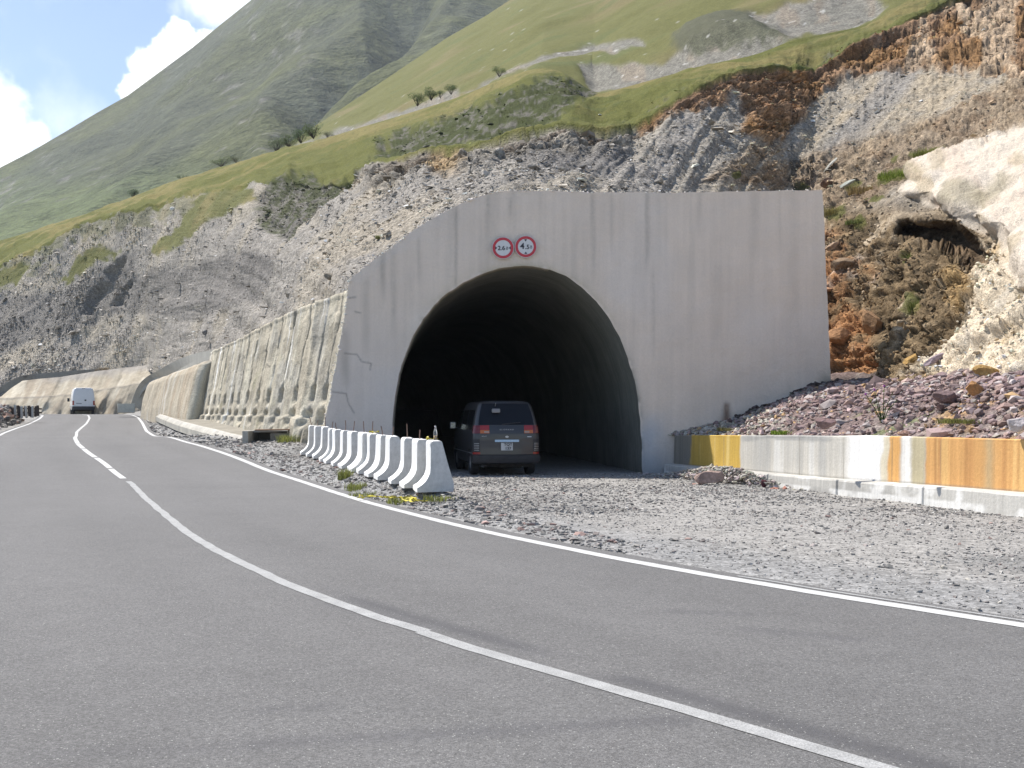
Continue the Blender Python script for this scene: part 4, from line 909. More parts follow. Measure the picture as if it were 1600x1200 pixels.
# ================================================================ right retaining wall with kerb, talus above
kp = np.array([(1036, 32.7), (1110, 29.6), (1190, 27.0), (1277, 24.5), (1400, 21.6), (1500, 19.6), (1600, 17.8), (1750, 15.8), (1950, 13.6), (2300, 11.0)])
kx = (kp[:, 0]-CX)/F*kp[:, 1]
sk = np.concatenate([[0], np.cumsum(np.hypot(np.diff(kx), np.diff(kp[:, 1])))]); sN = np.arange(0, sk[-1], .035)
KX = np.interp(sN, sk, kx); KZ = np.interp(sN, sk, kp[:, 1])
kk = np.exp(-.5*(np.arange(-30, 31)/14.)**2); kk /= kk.sum()
def smo(a): return np.convolve(np.concatenate([a[0]-(a[1]-a[0])*np.arange(30, 0, -1), a, a[-1]+(a[-1]-a[-2])*np.arange(1, 31)]), kk, 'valid')
KX, KZ = smo(KX), smo(KZ)
kt = np.gradient(np.stack([KX, KZ], -1), axis=0); kt /= np.linalg.norm(kt, axis=1, keepdims=True); kn_ = np.stack([-kt[:, 1], kt[:, 0]], -1)   # to the hill
kz0 = lot_h(KZ); ktop = np.interp(KZ, [11, 17.8, 24.5, 32.7], [.30, .24, .09, .02])
def krow(off, z, j=0): return np.stack([KX+kn_[:, 0]*(off+j), KZ+kn_[:, 1]*(off+j), z+0*KX], -1)
jn = n2(sN, 0*sN, 1.2, 3, 350)*.012
jt = np.where((sN % 3.1) < .05, .05, 0)
rows = [krow(0, kz0-.3), krow(0, kz0+.01, jn+jt), krow(.01, ktop-.03+jn, jn+jt), krow(.03, ktop+jn, jt), krow(.35, ktop+.01), krow(.352, ktop-.3)]
Vk = np.stack(rows, 1); ck = np.ones(Vk.shape[:2]+(4,)); ck[..., :3] = (.44, .43, .40)
# subdivide the front face for stains
fr = np.linspace(0, 1, 9)[:, None, None]; front = (krow(0, kz0-.02, jn+jt)[None]*(1-fr)+krow(.01, ktop-.03+jn, jn+jt)[None]*fr).transpose(1, 0, 2)
Vk = np.concatenate([krow(0, kz0-.3)[:, None], front, np.stack(rows[3:], 1)], 1)
cc = np.zeros(Vk.shape)+np.array([.47, .455, .42]); S2 = sN[:, None]+0*Vk[..., 2]
cc = lerpcol(cc, (.34, .33, .31), sst(n2(S2, Vk[..., 2]*3, .9, 4, 351), -.05, .3)*.7)
cc = lerpcol(cc, (.72, .71, .68), sst(n2(S2*1.5, Vk[..., 2]*1.5, 1, 4, 352)+.35*(Vk[..., 2] < kz0[:, None]+.12), .15, .4)*.8)
ck = np.ones(Vk.shape[:2]+(4,)); ck[..., :3] = cc
endc = Vk[:1]+np.array([.25, .3, 0]); Vk = np.concatenate([endc, Vk], 0); ck = np.concatenate([ck[:1], ck], 0)
tag(mesh_np('low_kerb', Vk, grid=Vk.shape[:2], mat=STAINW, cols=ck, smooth=False), 'low pale concrete kerb in front of the orange stained wall', 'kerb')
# wall above
wtop = np.interp(KZ, [11, 18, 23, 33], [1.25, 1.11, 1.07, .86])+n2(sN, 0*sN, .8, 3, 353)*.012
nr = 26; fr = np.linspace(0, 1, nr)[None, :, None]
lo_ = krow(.35, ktop-.1); hi_ = krow(.37, wtop)
Wf = lo_[:, None]*(1-fr)+hi_[:, None]*fr
Wf = np.concatenate([Wf, krow(.395, wtop+.02)[:, None], krow(.66, wtop+.015)[:, None], krow(.66, wtop-1.2)[:, None]], 1)
PXw = CX+Wf[..., 0]/Wf[..., 1]*F; Sw = sN[:, None]+0*PXw; Hw = Wf[..., 2]
PXs = PXw[:, 6:7]+0*PXw+n2(Sw, Hw, 2, 3, 354)*5
def band(a, b, f=4): return sst(PXs, a-f, a+f)*(1-sst(PXs, b-f, b+f))
cc = np.zeros(Wf.shape)+np.array([.50, .475, .425])
cc = lerpcol(cc, (.36, .355, .34), sst(n2(Sw*2.2, Hw*.3, 1, 4, 355), .0, .4)*.6); cc = lerpcol(cc, (.64, .63, .60), sst(n2(Sw*3.5, Hw*.2, 1, 3, 356), .1, .4)*.6)
cc = lerpcol(cc, (.32, .315, .30), sst(Hw-(wtop[:, None]-.14+.10*n2(Sw, 0*Sw, .9, 3, 357)), 0, .05)*band(1160, 1300, 8)*.8)
cc = lerpcol(cc, (.17, .15, .12), band(900, 1081, 1)*.85)  # wall's left end painted dark as the portal's cast shadow
cc = lerpcol(cc, (.50, .33, .075), band(1080, 1157, 2)); cc = lerpcol(cc, (.60, .45, .17), band(1095, 1157, 2)*sst(n2(Sw*4, 0*Sw, 1, 3, 358), .0, .3)*.8)
cc = lerpcol(cc, (.80, .79, .77), band(1325, 1382, 8)*.9)
cc = lerpcol(cc, (.56, .31, .11), band(1388, 1407, 3)); cc = lerpcol(cc, (.60, .53, .38), band(1378, 1388, 2)*.8)
cc = lerpcol(cc, (.70, .68, .64), band(1410, 1424, 2)); cc = lerpcol(cc, (.42, .36, .22), band(1426, 1444, 3)*.85)
og = band(1445, 3000, 2)
cc = lerpcol(cc, (.54, .30, .115), og); cc = lerpcol(cc, (.42, .22, .085), og*sst(n2(Sw*3, Hw*.15, 1, 4, 359), .05, .35)*.8); cc = lerpcol(cc, (.66, .42, .17), og*sst(n2(Sw*5, Hw*.15, 1, 3, 360), .2, .4)*.7)
cc = lerpcol(cc, (.40, .30, .17), og*np.exp(-((PXs-1545)/7)**2)*.8)
cc = lerpcol(cc, (.17, .16, .14), np.exp(-((Hw-ktop[:, None]-.02)/.015)**2)*.5)
for q_ in (1131, 1249, 1318, 1394, 1470): cc = lerpcol(cc, (.16, .14, .11), np.exp(-((PXw-q_)/.8)**2)*.5*(Hw < wtop[:, None]))
cw = np.ones(Wf.shape[:2]+(4,)); cw[..., :3] = cc
Wf[:, 2:nr-1, :2] -= (kn_[:, None]*(n2(Sw, Hw, 1.2, 3, 361)*.008)[:, 2:nr-1, None])
tag(mesh_np('stained_retaining_wall', Wf, grid=Wf.shape[:2], mat=STAINW, cols=cw, smooth=False), 'low concrete wall streaked orange and white right of the tunnel', 'retaining wall')

# purple scree bank above that wall
px = np.concatenate([np.arange(1046, 1640, 3.0), np.arange(1640, 2200, 8)])
wl = np.stack([KX+kn_[:, 0]*.66, KZ+kn_[:, 1]*.66, wtop-.02], -1); wpx = CX+wl[:, 0]/wl[:, 1]*F
o_ = np.argsort(wpx); F0 = np.stack([np.interp(px, wpx[o_], wl[o_, k]) for k in range(3)], -1)
rp = np.array([(1046, 680, 33.05), (1080, 672, 33.05), (1100, 667, 33.05), (1130, 660, 33.05), (1170, 645, 33.05), (1200, 635, 33.05), (1250, 612, 33.05), (1300, 597, 33.3), (1330, 596, 33.0), (1360, 597, 31.8), (1450, 590, 27.9), (1500, 586, 26.0), (1560, 584, 24.2), (1600, 582, 23.4), (1750, 570, 20), (2200, 560, 14)])
Rr = Parr(px, np.interp(px, rp[:, 0], rp[:, 1]), np.interp(px, rp[:, 0], rp[:, 2]))
nr = 70; fr = np.linspace(0, 1, nr)[:, None, None]
Vt_ = F0[None]*(1-fr)+Rr[None]*fr
Vt_ = np.concatenate([Vt_, Vt_[-1:]+np.array([.6, 1.5, .35])], 0); fr2 = np.concatenate([fr, fr[-1:]], 0)[..., 0]
Vt_[..., 2] += .22*np.sin(np.pi*np.clip(fr2, 0, 1))*sst(px, 1100, 1250)+n2(Vt_[..., 0], Vt_[..., 1], 1.1, 4, 370)*.10*sst(fr2, 0, .1)+n2(Vt_[..., 0], Vt_[..., 1], 4, 3, 371, .6)*.05*sst(fr2, 0, .06)
cc = np.zeros(Vt_.shape)+np.array([.22, .165, .155])
gn_ = n2(Vt_[..., 0], Vt_[..., 1], 1.5, 4, 372)
cc = lerpcol(cc, (.33, .30, .27), sst(gn_, .0, .4)*.6)
cc = lerpcol(cc, (.30, .28, .24), (1-sst(px, 1090, 1200))*.8+0*gn_)
cc = lerpcol(cc, (.13, .16, .05), sst(n2(Vt_[..., 0], Vt_[..., 1], .9, 4, 373), .2, .4)*(1-sst(fr2, .25, .6))*.7)
cc = lerpcol(cc, (.48, .30, .13), sst(n2(Vt_[..., 0], Vt_[..., 1], .8, 3, 374)+.1, .15, .4)*sst(px, 1430, 1500)*(1-sst(fr2, .3, .5))*.8)
cc = lerpcol(cc, (.05, .045, .04), np.exp(-((33-Vt_[..., 1])/1.0)**2)*sst(px, 1120, 1180)*.9)  # portal wall's shadow painted into the bank colour along its face
c = np.ones(Vt_.shape[:2]+(4,)); c[..., :3] = cc
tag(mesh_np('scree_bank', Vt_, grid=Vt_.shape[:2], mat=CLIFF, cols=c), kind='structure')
TV = Vt_[:-1].reshape(-1, 3); TPX = (px+0*Vt_[:-1, :, 0]).ravel(); TF = (fr2[:-1]+0*px).ravel()
def on_talus(n, size, cols, shape='ico', wfun=None, flat=.6, jit=.25):
    w = TV[:, 1]**1.0*(TPX < 2000); w = w if wfun is None else w*wfun
    i = RNG.choice(len(TV), n, p=w/w.sum()); sz = np.clip(RNG.lognormal(math.log(size), .45, n), .02, size*3)
    Pp = TV[i]+RNG.normal(0, .06, (n, 3))*np.array([1, 1, 0])+np.stack([0*sz, 0*sz, sz*.12], -1)
    cl = np.array([cols[j % len(cols)] for j in RNG.integers(0, 99, n)])*np.exp(RNG.normal(0, .2, (n, 1))); dkm = (np.exp(-((33-TV[i, 1])/1.0)**2)*(TPX[i] > 1150))[:, None]; cl = cl*(1-.78*dkm)  # stones beside the portal darkened too, continuing the painted shadow
    o = stones('bank_stones', Pp, sz, np.clip(cl, .02, .7), flat=flat, shape=shape, jitter=jit); tag(o, kind='stuff')
PUR = [(.27, .20, .195), (.24, .17, .165), (.30, .235, .23), (.25, .175, .155), (.33, .29, .28), (.28, .205, .18)]
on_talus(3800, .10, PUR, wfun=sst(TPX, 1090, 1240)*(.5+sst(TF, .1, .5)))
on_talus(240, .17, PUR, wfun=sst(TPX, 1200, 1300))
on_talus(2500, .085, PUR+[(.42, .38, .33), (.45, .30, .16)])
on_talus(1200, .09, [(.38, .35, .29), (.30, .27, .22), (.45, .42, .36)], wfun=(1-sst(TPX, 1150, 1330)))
# ================================================================ row of white concrete barrier blocks
LEFT = [477, 487, 497, 508.6, 518, 529, 540, 556, 567.6, 585, 597.5, 619.7, 641.8, 662.3]
RIGHT = [483, 493, 503.5, 514.5, 524, 536, 550, 566, 577.5, 594, 609, 631, 652.5, 673.5]
BARE_SHADE = surf('bare_shaded_concrete', (.60, .59, .57), .9, layers=[('noise', 3, .85, 1.08, None), ('noise', 14, .85, 1.08, None)], bumps=[('noise', 14, .008, None)])  # grey block ends: near one bare concrete, others white greyed for shade
def row_pt(px): k = (px-CX)/F; Z = ROW_A/(k-ROW_B); return np.array([k*Z, Z])
prof = [(-.25, 0), (-.25, .07), (-.17, .12), (-.10, .185), (-.045, .26), (-.015, .34), (-.004, .44), (0, .84), (.012, .885), (.035, .90), (.165, .90), (.195, .885), (.21, .85), (.30, .52), (.39, .22), (.41, .12), (.40, .0)]
def make_barrier(L, name='barrier_block', seed=0):
    n = len(prof); nl = 7; V = []; rs = np.random.default_rng(seed)
    for k in range(nl):
        s = k/(nl-1); y = s*L; ins = .012 if k in (0, nl-1) else 0; y += (.012 if k == 0 else -.0) if False else 0
        for i, (x, z) in enumerate(prof):
            cx0 = .08; V.append((x+(cx0-x)*ins+rs.normal(0, .003), y, z+(.45-z)*ins+rs.normal(0, .002)))
    # slightly rounded ends
    V = [(x, y+(0), z) for x, y, z in V]
    Fs = [tuple(range(n))[::-1]]
    for k in range(nl-1):
        for i in range(n): j = (i+1) % n; Fs.append((k*n+i, k*n+j, (k+1)*n+j, (k+1)*n+i))
    Fs.append(tuple(range((nl-1)*n, nl*n)))
    return V, Fs
ords = ['at the far end', 'second from the far end', 'third from the far end', 'fourth from the far end', 'fifth from the far end', 'sixth from the far end', 'seventh from the far end',
        'seventh from the near end', 'sixth from the near end', 'fifth from the near end', 'fourth from the near end', 'third from the near end', 'second from the near end', 'at the near end']
bar_tops = []
for i, (a, b) in enumerate(zip(LEFT, RIGHT)):
    Nn = row_pt(b); Ff = row_pt(a)
    ang = math.atan2(.225, .974)+random.gauss(0, .03)
    L = .80 if i > 8 else .86
    if i in (4, 6): L = 1.0
    x, z_ = Nn; gz0 = .205+.06*float(sst(z_, 19, 34))-.02
    if i < 3: gz0 += .03
    t = empty('concrete_barrier', (x, z_, gz0), ang, label='white painted concrete barrier block, %s of the row' % ords[i], cat='concrete barrier', group='white barrier blocks lined up before the tunnel')
    t.rotation_euler = (random.gauss(0, .008), random.gauss(0, .01), ang)
    V, Fs = make_barrier(L, seed=i); bo = mesh_np('block', V, Fs, mat=WHITE, smooth=False, parent=t); bo.data.materials.append(BARE_SHADE); bo.data.polygons[0].material_index = 1; bo.data.polygons[len(Fs)-1].material_index = 1
    # a reinforcing bar sticking out of the top
    h = random.uniform(.16, .27); lx, ly = random.gauss(0, .03), random.gauss(0, .03)
    rb = []
    for (yy) in ([L*.5]):
        p0 = Vector((.1, yy, .86)); p1 = p0+Vector((lx, ly, h+.05)); r = .011
        V = []; 
        for p in (p0, (p0+p1)/2+Vector((random.gauss(0, .008), 0, 0)), p1):
            for q in range(6): V.append((p.x+r*math.cos(q*math.pi/3), p.y+r*math.sin(q*math.pi/3), p.z))
        Fs = [(6*u+q, 6*u+(q+1) % 6, 6*u+6+(q+1) % 6, 6*u+6+q) for u in (0, 1) for q in range(6)]+[tuple(range(12, 18))]
        if i < 13: mesh_np('steel_bar', V, Fs, mat=RUST, smooth=False, parent=t)
    bar_tops.append((t, L))
    t.update_tag()
bpy.context.view_layer.update()

# stones chocked under the near block, gravel and shingle of the lot
def on_ground(name, n, xr, zr, size, cols, keep=None, shape='ico', flat=.5, sig=.4, zoff=.0, jit=.25, mx=3.):
    # density spread evenly in the ground plane
    X = RNG.uniform(*xr, n); Z = RNG.uniform(*zr, n); d = lateral(X, Z)
    m = (d > 4.0+.35*n2(X, Z, 1.2, 2, 401)); m &= (Z < 33) | (X < -6)
    if keep is not None: m &= keep(X, Z, d)
    X, Z, d = X[m], Z[m], d[m]; sz = np.clip(RNG.lognormal(math.log(size), sig, len(X)), size*.3, size*mx)
    H = G(X, Z, d)+sz*.08+zoff
    cl = np.array(cols)[RNG.integers(0, len(cols), len(X))]*np.exp(RNG.normal(0, .22, (len(X), 1)))
    o = stones(name, np.stack([X, Z, H], -1), sz, np.clip(cl, .02, .7), flat=flat, shape=shape, jitter=jit); tag(o, kind='stuff'); return o
kerbX = lambda Z: np.interp(Z, KZ[::-1], KX[::-1])
GR = [(.205, .198, .188), (.265, .25, .232), (.155, .15, .143), (.30, .28, .26), (.21, .185, .175)]
LT = [(.30, .29, .275), (.26, .25, .235), (.36, .345, .32), (.22, .21, .20)]
inlot = lambda X, Z, d: (X < kerbX(Z)-.03)
patch = lambda X, Z: n2(X, Z, .35, 4, 21)*1.2+n2(X, Z, 1.5, 4, 22)*.6
on_ground('gravel', 60000, (-4.5, 9.5), (7, 33), .023, GR+LT, keep=lambda X, Z, d: inlot(X, Z, d) & (patch(X, Z)+RNG.normal(0, .6, len(X)) < .45) & (Z < 20), shape='box', mx=2.5)
on_ground('gravel', 26000, (-4.5, 9.0), (18, 33), .036, GR+LT, keep=lambda X, Z, d: inlot(X, Z, d) & (patch(X, Z)+RNG.normal(0, .35, len(X)) < .15), shape='box', mx=2.5)
on_ground('gravel', 900, (-3.5, 9.5), (8, 31), .06, GR+[(.25, .18, .16), (.36, .34, .30)], keep=lambda X, Z, d: inlot(X, Z, d) & (patch(X, Z) < .3), mx=1.8)
berm = lambda X, Z, d: (X-(ROW_A+ROW_B*Z) < .9) & (Z > 12)
on_ground('shoulder_stones', 34000, (-12, 1.5), (12, 40), .042, GR, keep=lambda X, Z, d: berm(X, Z, d) & (d < 9), flat=.45, shape='box', mx=2.6)
on_ground('shoulder_stones', 2600, (-10, 1.5), (13, 38), .085, GR+[(.27, .19, .17)], keep=lambda X, Z, d: berm(X, Z, d) & (d < 8), flat=.5, mx=2)
on_ground('shoulder_stones', 16000, (-30, -7), (33, 88), .09, GR+LT, keep=lambda X, Z, d: (d < 4.3+2.2*RNG.random(len(X))) & (d > 0), flat=.5, shape='box', mx=2.5)
# heap of grit against the end of the kerb
nh = 9000; X = RNG.normal(5.75, .62, nh); Z = 31.0-(X-5.0)*2.2+RNG.normal(0, .6, nh)-.5; kx_ = kerbX(Z); m = X < kx_-.02; X, Z, kx_ = X[m], Z[m], kx_[m]
hp = .42*np.exp(-((kx_-X)/.75)**2)*np.exp(-((Z-28.6)/2.4)**2)
o = stones('grit_heap', np.stack([X, Z, G(X, Z)+hp*RNG.uniform(.1, 1, len(X))], -1), RNG.lognormal(math.log(.07), .35, len(X)), tint((.34, .31, .28), len(X), .25, .05), flat=.6)
tag(o, kind='stuff')

# ---- single boulders
def boulder(pos, dims, color, label, name='boulder', rot=(0, 0, 0), seed=0, rough=.22, cat='boulder', mat=None, sub=3, group=None, flatcut=True):
    bm = bmesh.new(); bmesh.ops.create_icosphere(bm, subdivisions=sub, radius=.5)
    P_ = np.array([v.co[:] for v in bm.verts]); rs = np.random.default_rng(seed)
    if flatcut:
        for _ in range(16):
            n = rs.normal(0, 1, 3); n /= np.linalg.norm(n); dd = rs.uniform(.24, .40); s = P_@n; P_ = P_-np.outer(np.clip(s-dd, 0, None), n)
    P_ = P_+P_*(fbm(P_+seed*7.3, 2.4, 4, 500)*rough)[:, None]
    for v, p in zip(bm.verts, P_): v.co = Vector((p[0]*dims[0], p[1]*dims[1], p[2]*dims[2]))
    me = bpy.data.meshes.new(name); bm.to_mesh(me); bm.free()
    if mat is None:
        key = ('b',)+tuple(color)
        if key not in MATS: MATS[key] = surf('boulder_rock', color, .9, layers=[('noise', 2.5, .7, 1.3, None), ('noise', 14, .75, 1.25, None)], bumps=[('noise', 7, .05, None), ('noise', 25, .015, None)], spec=.15)
        mat = MATS[key]
    me.materials.append(mat); o = bpy.data.objects.new(name, me); COL.objects.link(o); o.location = pos; o.rotation_euler = rot
    return tag(o, label, cat, group)
def gp_(px, py, Z, dz=0):
    if (py < 600 and px > 1285) or py < 560:
        j = int(np.argmin((HPX.ravel()-px)**2+(HPY.ravel()-py)**2)); q = HV.reshape(-1, 3)[j]; k = (q[1]-.34)/q[1]
        return (q[0]*k, q[1]*k, q[2]*k-.02+.02)
    return tuple(PV(px, py, Z)+Vector((0, 0, dz)))
boulder(gp_(1108, 746, 27.5), (.85, .5, .5), (.30, .22, .19), 'large reddish grey boulder on the grit heap by the low kerb', rot=(0, -.25, .2), seed=3)
boulder(gp_(1088, 757, 27.6), (.38, .3, .1), (.33, .21, .18), 'flat pinkish stone slab lying left of the large boulder', seed=4, cat='stone slab', name='stone_slab')
boulder(gp_(1193.5, 757, 26.3), (.21, .2, .28), (.07, .025, .03), 'dark maroon upright stone standing beside the low kerb', seed=5, rough=.1)
boulder(gp_(1211, 764, 25.6), (.26, .2, .12), (.33, .17, .13), 'low reddish stone between the maroon stone and a rounder one', seed=6)
boulder(gp_(1226, 764, 25.4), (.15, .15, .17), (.35, .17, .13), 'small round red stone leaning on the low kerb', seed=7)
boulder(gp_(1290, 662, 23.4), (.52, .4, .38), (.20, .135, .13), 'large dark purple boulder low on the scree bank near the wall', seed=8)
boulder(gp_(1478, 622, 22.6), (.60, .4, .35), (.17, .12, .12), 'dark brown boulder in the middle of the purple scree bank', seed=9)
boulder(gp_(1592, 664, 18.4), (.42, .4, .30), (.42, .38, .38), 'pale grey boulder on the scree bank at the right edge', seed=10)
boulder(gp_(1412, 677, 20.6), (.26, .24, .18), (.24, .15, .12), 'rounded brown stone on top of the stained wall', seed=11)
boulder(gp_(1558, 590, 22.3), (.75, .55, .48), (.36, .23, .09), 'big ochre boulder at the foot of the cream rock slope', seed=12)
boulder(gp_(1522, 606, 22.0), (.40, .4, .36), (.33, .18, .08), 'smaller ochre boulder just left of the big ochre one', seed=13)
boulder(gp_(1376, 513, 28.9), (.62, .8, 1.35), (.33, .20, .11), 'tall rusty orange boulder standing in front of a dark hollow', rot=(.1, -.25, .3), seed=14)
boulder(gp_(1334, 539, 31.3), (1.25, .9, .62), (.34, .19, .10), 'wide rusty boulder low beside the right end of the portal', rot=(0, .3, .2), seed=15)
boulder(gp_(1330, 428, 33.2), (1.15, .9, .60), (.24, .17, .11), 'folded brown rock with layered edges right of the portal top half', rot=(0, -.2, .2), seed=16)
boulder(gp_(1312, 398, 34.0), (.95, .6, .30), (.36, .25, .17), 'slanting tan rock slab just above the folded brown rock', rot=(0, -.6, .2), seed=17, cat='stone slab', name='stone_slab')
boulder(gp_(1308, 468, 33.4), (.9, .7, .35), (.38, .22, .13), 'low orange rock ledge just below the folded brown rock', rot=(0, .1, 0), seed=18)
boulder(gp_(1427, 566, 28.0), (.75, .5, .30), (.38, .24, .09), 'yellow ochre rock wedge at the base of the crag', rot=(0, -.45, .1), seed=19)
boulder(gp_(1472, 572, 26.2), (.9, .3, .22), (.30, .24, .26), 'slanting grey purple slab leaning against the foot of the cream slope', rot=(0, -.5, .1), seed=20, cat='stone slab', name='stone_slab')
boulder(gp_(1295, 257, 47), (1.2, .4, .14), (.36, .35, .31), 'thin pale stone slab lying on the brown slope above the portal corner', rot=(0, -.8, .1), seed=21, cat='stone slab', name='stone_slab')
boulder(gp_(1327, 291, 41.5), (.75, .4, .22), (.38, .39, .34), 'short pale green white slab near the grassy clump above the crag', rot=(0, -.5, .1), seed=22, cat='stone slab', name='stone_slab')
boulder(gp_(1293, 287, 42.5), (.7, .6, .55), (.17, .11, .08), 'dark brown rock right behind the top right corner of the portal', seed=23)
boulder(gp_(938, 179, 55), (.22, .2, .12), (.62, .61, .57), 'small white stone alone on the green slope above the portal', seed=24)
boulder(gp_(277, 331, 117), (.75, .5, .6), (.60, .59, .55), 'pale square boulder near the grass edge on the left hillside', seed=25)
boulder(gp_(52, 571, 131), (.9, .9, .7), (.34, .33, .28), 'grey green boulder above the far drain channel', seed=26)
boulder(gp_(320, 519, 84), (.7, .5, .45), (.17, .165, .16), 'dark boulder on the scree above the rough stone wall', seed=27)
boulder(gp_(594, 376, 36.6), (.33, .3, .2), (.13, .13, .05), 'mossy dark lump just above the curved edge of the portal', seed=28)
boulder(gp_(525, 437, 36.9), (.75, .5, .35), (.20, .175, .14), 'brown boulder just above the top left corner of the portal', seed=29)

# ---- scraps of yellow tape, bottle
YEL = surf('yellow_tape', (.55, .47, .05), .5, layers=[('noise', 9, .8, 1.1, None)])
def scrap(name, c, n, spread, w, label, cat='tape', seed=1):
    rs = np.random.default_rng(seed); V = []; Fs = []
    p = np.array([0., 0, 0]); a = rs.uniform(0, 6.28)
    for k in range(n):
        a += rs.normal(0, .75); p = p+np.array([math.cos(a)*spread/6, math.sin(a)*spread/6, 0]); p = np.clip(p, [-spread, -spread, 0], [spread, spread, .2])
        z = .012+abs(rs.normal(0, .022)); tw = rs.normal(0, .6)
        ox, oy, oz = -math.sin(a)*w/2, math.cos(a)*w/2, w/2*math.sin(tw)
        V += [(p[0]-ox, p[1]-oy, z-oz*.4), (p[0]+ox, p[1]+oy, z+oz*.8+.004)]
        if k: b = 2*k; Fs.append((b-2, b-1, b+1, b))
    o = mesh_np(name, V, Fs, mat=YEL, smooth=False); o.location = c
    md = o.modifiers.new('thick', 'SOLIDIFY'); md.thickness = .004
    return tag(o, label, cat)
def top_of(i, s, x=.1): t, L = bar_tops[i]; return tuple(t.matrix_world @ Vector((x, L*s, .905)))
scrap('yellow_tape', top_of(13, .25, .13), 46, .16, .04, 'crumpled yellow tape around the bottle on the near barrier', seed=2)
scrap('yellow_tape', top_of(8, .5), 30, .14, .05, 'crumpled yellow tape on top of a barrier midway along the row', seed=3)
for i_, (px_, py_, lb) in enumerate(((600, 757, 'yellow tape tangled in the stones below the middle barriers'), (640, 764, 'yellow tape lying in front of the last barriers, nearest the road'))):
    Zq = 20.5-i_*1.2; xq = (px_-CX)/F*Zq
    scrap('yellow_tape', (xq, Zq, float(G(np.array([xq]), np.array([Zq]))[0])+.03), 70, .42, .045, lb, seed=5+i_)
def lathe(name, pr, mat, parent, n=20, loc=(0, 0, 0), smooth=True):
    V = []; Fs = []
    for r, z in pr:
        for k in range(n): V.append((r*math.cos(2*math.pi*k/n), r*math.sin(2*math.pi*k/n), z))
    for a in range(len(pr)-1):
        for k in range(n): j = (k+1) % n; Fs.append((a*n+k, a*n+j, (a+1)*n+j, (a+1)*n+k))
    o = mesh_np(name, V, Fs, mat=mat, smooth=smooth, parent=parent); o.location = loc; return o
GLASS, gnt, gbs = nodes_of('clear_plastic'); gbs.inputs['Transmission Weight'].default_value = .92; gbs.inputs['Roughness'].default_value = .12; gbs.inputs['IOR'].default_value = 1.2; gbs.inputs['Base Color'].default_value = (.85, .87, .88, 1)
bt = empty('plastic_bottle', top_of(13, .3, .11), label='small clear plastic bottle standing on the near end barrier', cat='bottle')
lathe('bottle_body', [(.001, 0), (.030, .002), (.034, .015), (.034, .12), (.032, .145), (.022, .185), (.013, .215), (.012, .235), (.001, .236)], GLASS, bt)
lathe('drink', [(.001, .004), (.031, .006), (.031, .085), (.001, .086)], surf('drink', (.36, .25, .13), .3), bt); lathe('bottle_cap', [(.015, .232), (.016, .255), (.001, .256)], plain('cap', (.6, .6, .6)), bt)

# ---- plants
def blades(name, c, n, r, h, col, label, cat='grass tuft', seed=0, lean=.5, w=.012, parent=None):
    rs = np.random.default_rng(seed); V = []; Fs = []; C_ = []; n = int(n*1.3); lean *= 1.8; h *= .8; w *= .6; col = np.array(col)*.95+np.array([.03, .0, .01])
    for k in range(n):
        a = rs.uniform(0, 6.28); rr = r*math.sqrt(rs.random()); bx, by = rr*math.cos(a), rr*math.sin(a)
        hh_ = h*rs.uniform(.5, 1.1); la = rs.uniform(0, 6.28); l = lean*hh_*rs.random(); wa = rs.uniform(0, 6.28); wx_, wy_ = w*math.cos(wa), w*math.sin(wa)
        b = len(V); V += [(bx-wx_, by-wy_, -.03), (bx+wx_, by+wy_, -.03), (bx+wx_*.7+l*.4*math.cos(la), by+wy_*.7+l*.4*math.sin(la), hh_*.6), (bx-wx_*.7+l*.4*math.cos(la), by-wy_*.7+l*.4*math.sin(la), hh_*.6), (bx+l*math.cos(la), by+l*math.sin(la), hh_)]
        Fs += [(b, b+1, b+2, b+3), (b+3, b+2, b+4)]; cc_ = np.array(col)*math.exp(rs.normal(0, .25)); C_ += [cc_]*5
    o = mesh_np(name, V, Fs, mat=LEAF, cols=np.array(C_), smooth=False, parent=parent); o.location = c
    return tag(o, label, cat) if label else o
def gpt(px, Z): x = (px-CX)/F*Z; return (x, Z, float(G(np.array([x]), np.array([Z]))[0]))
GRN = (.19, .24, .06)
blades('grass_tuft', gpt(462, 36.3), 420, .62, .34, GRN, 'bright green grass clump in front of the culvert box', seed=1)
for k_, (px_, Zq, r, h, lb) in enumerate(((557, 22.6, .25, .2, 'small grass tuft below the middle of the barrier row'), (570, 21.2, .32, .16, 'low spreading grass tuft below the middle of the barrier row, nearest the road'),
        (538, 24.6, .15, .3, 'thin tall grass stalks before the sixth far barrier'), (627, 19.6, .28, .14, 'green tuft among yellow tape near the last barriers'), (688, 18.75, .32, .09, 'low grass under the end face of the near barrier'))):
    blades('grass_tuft', gpt(px_, Zq), 160, r, h, GRN, lb, seed=10+k_)
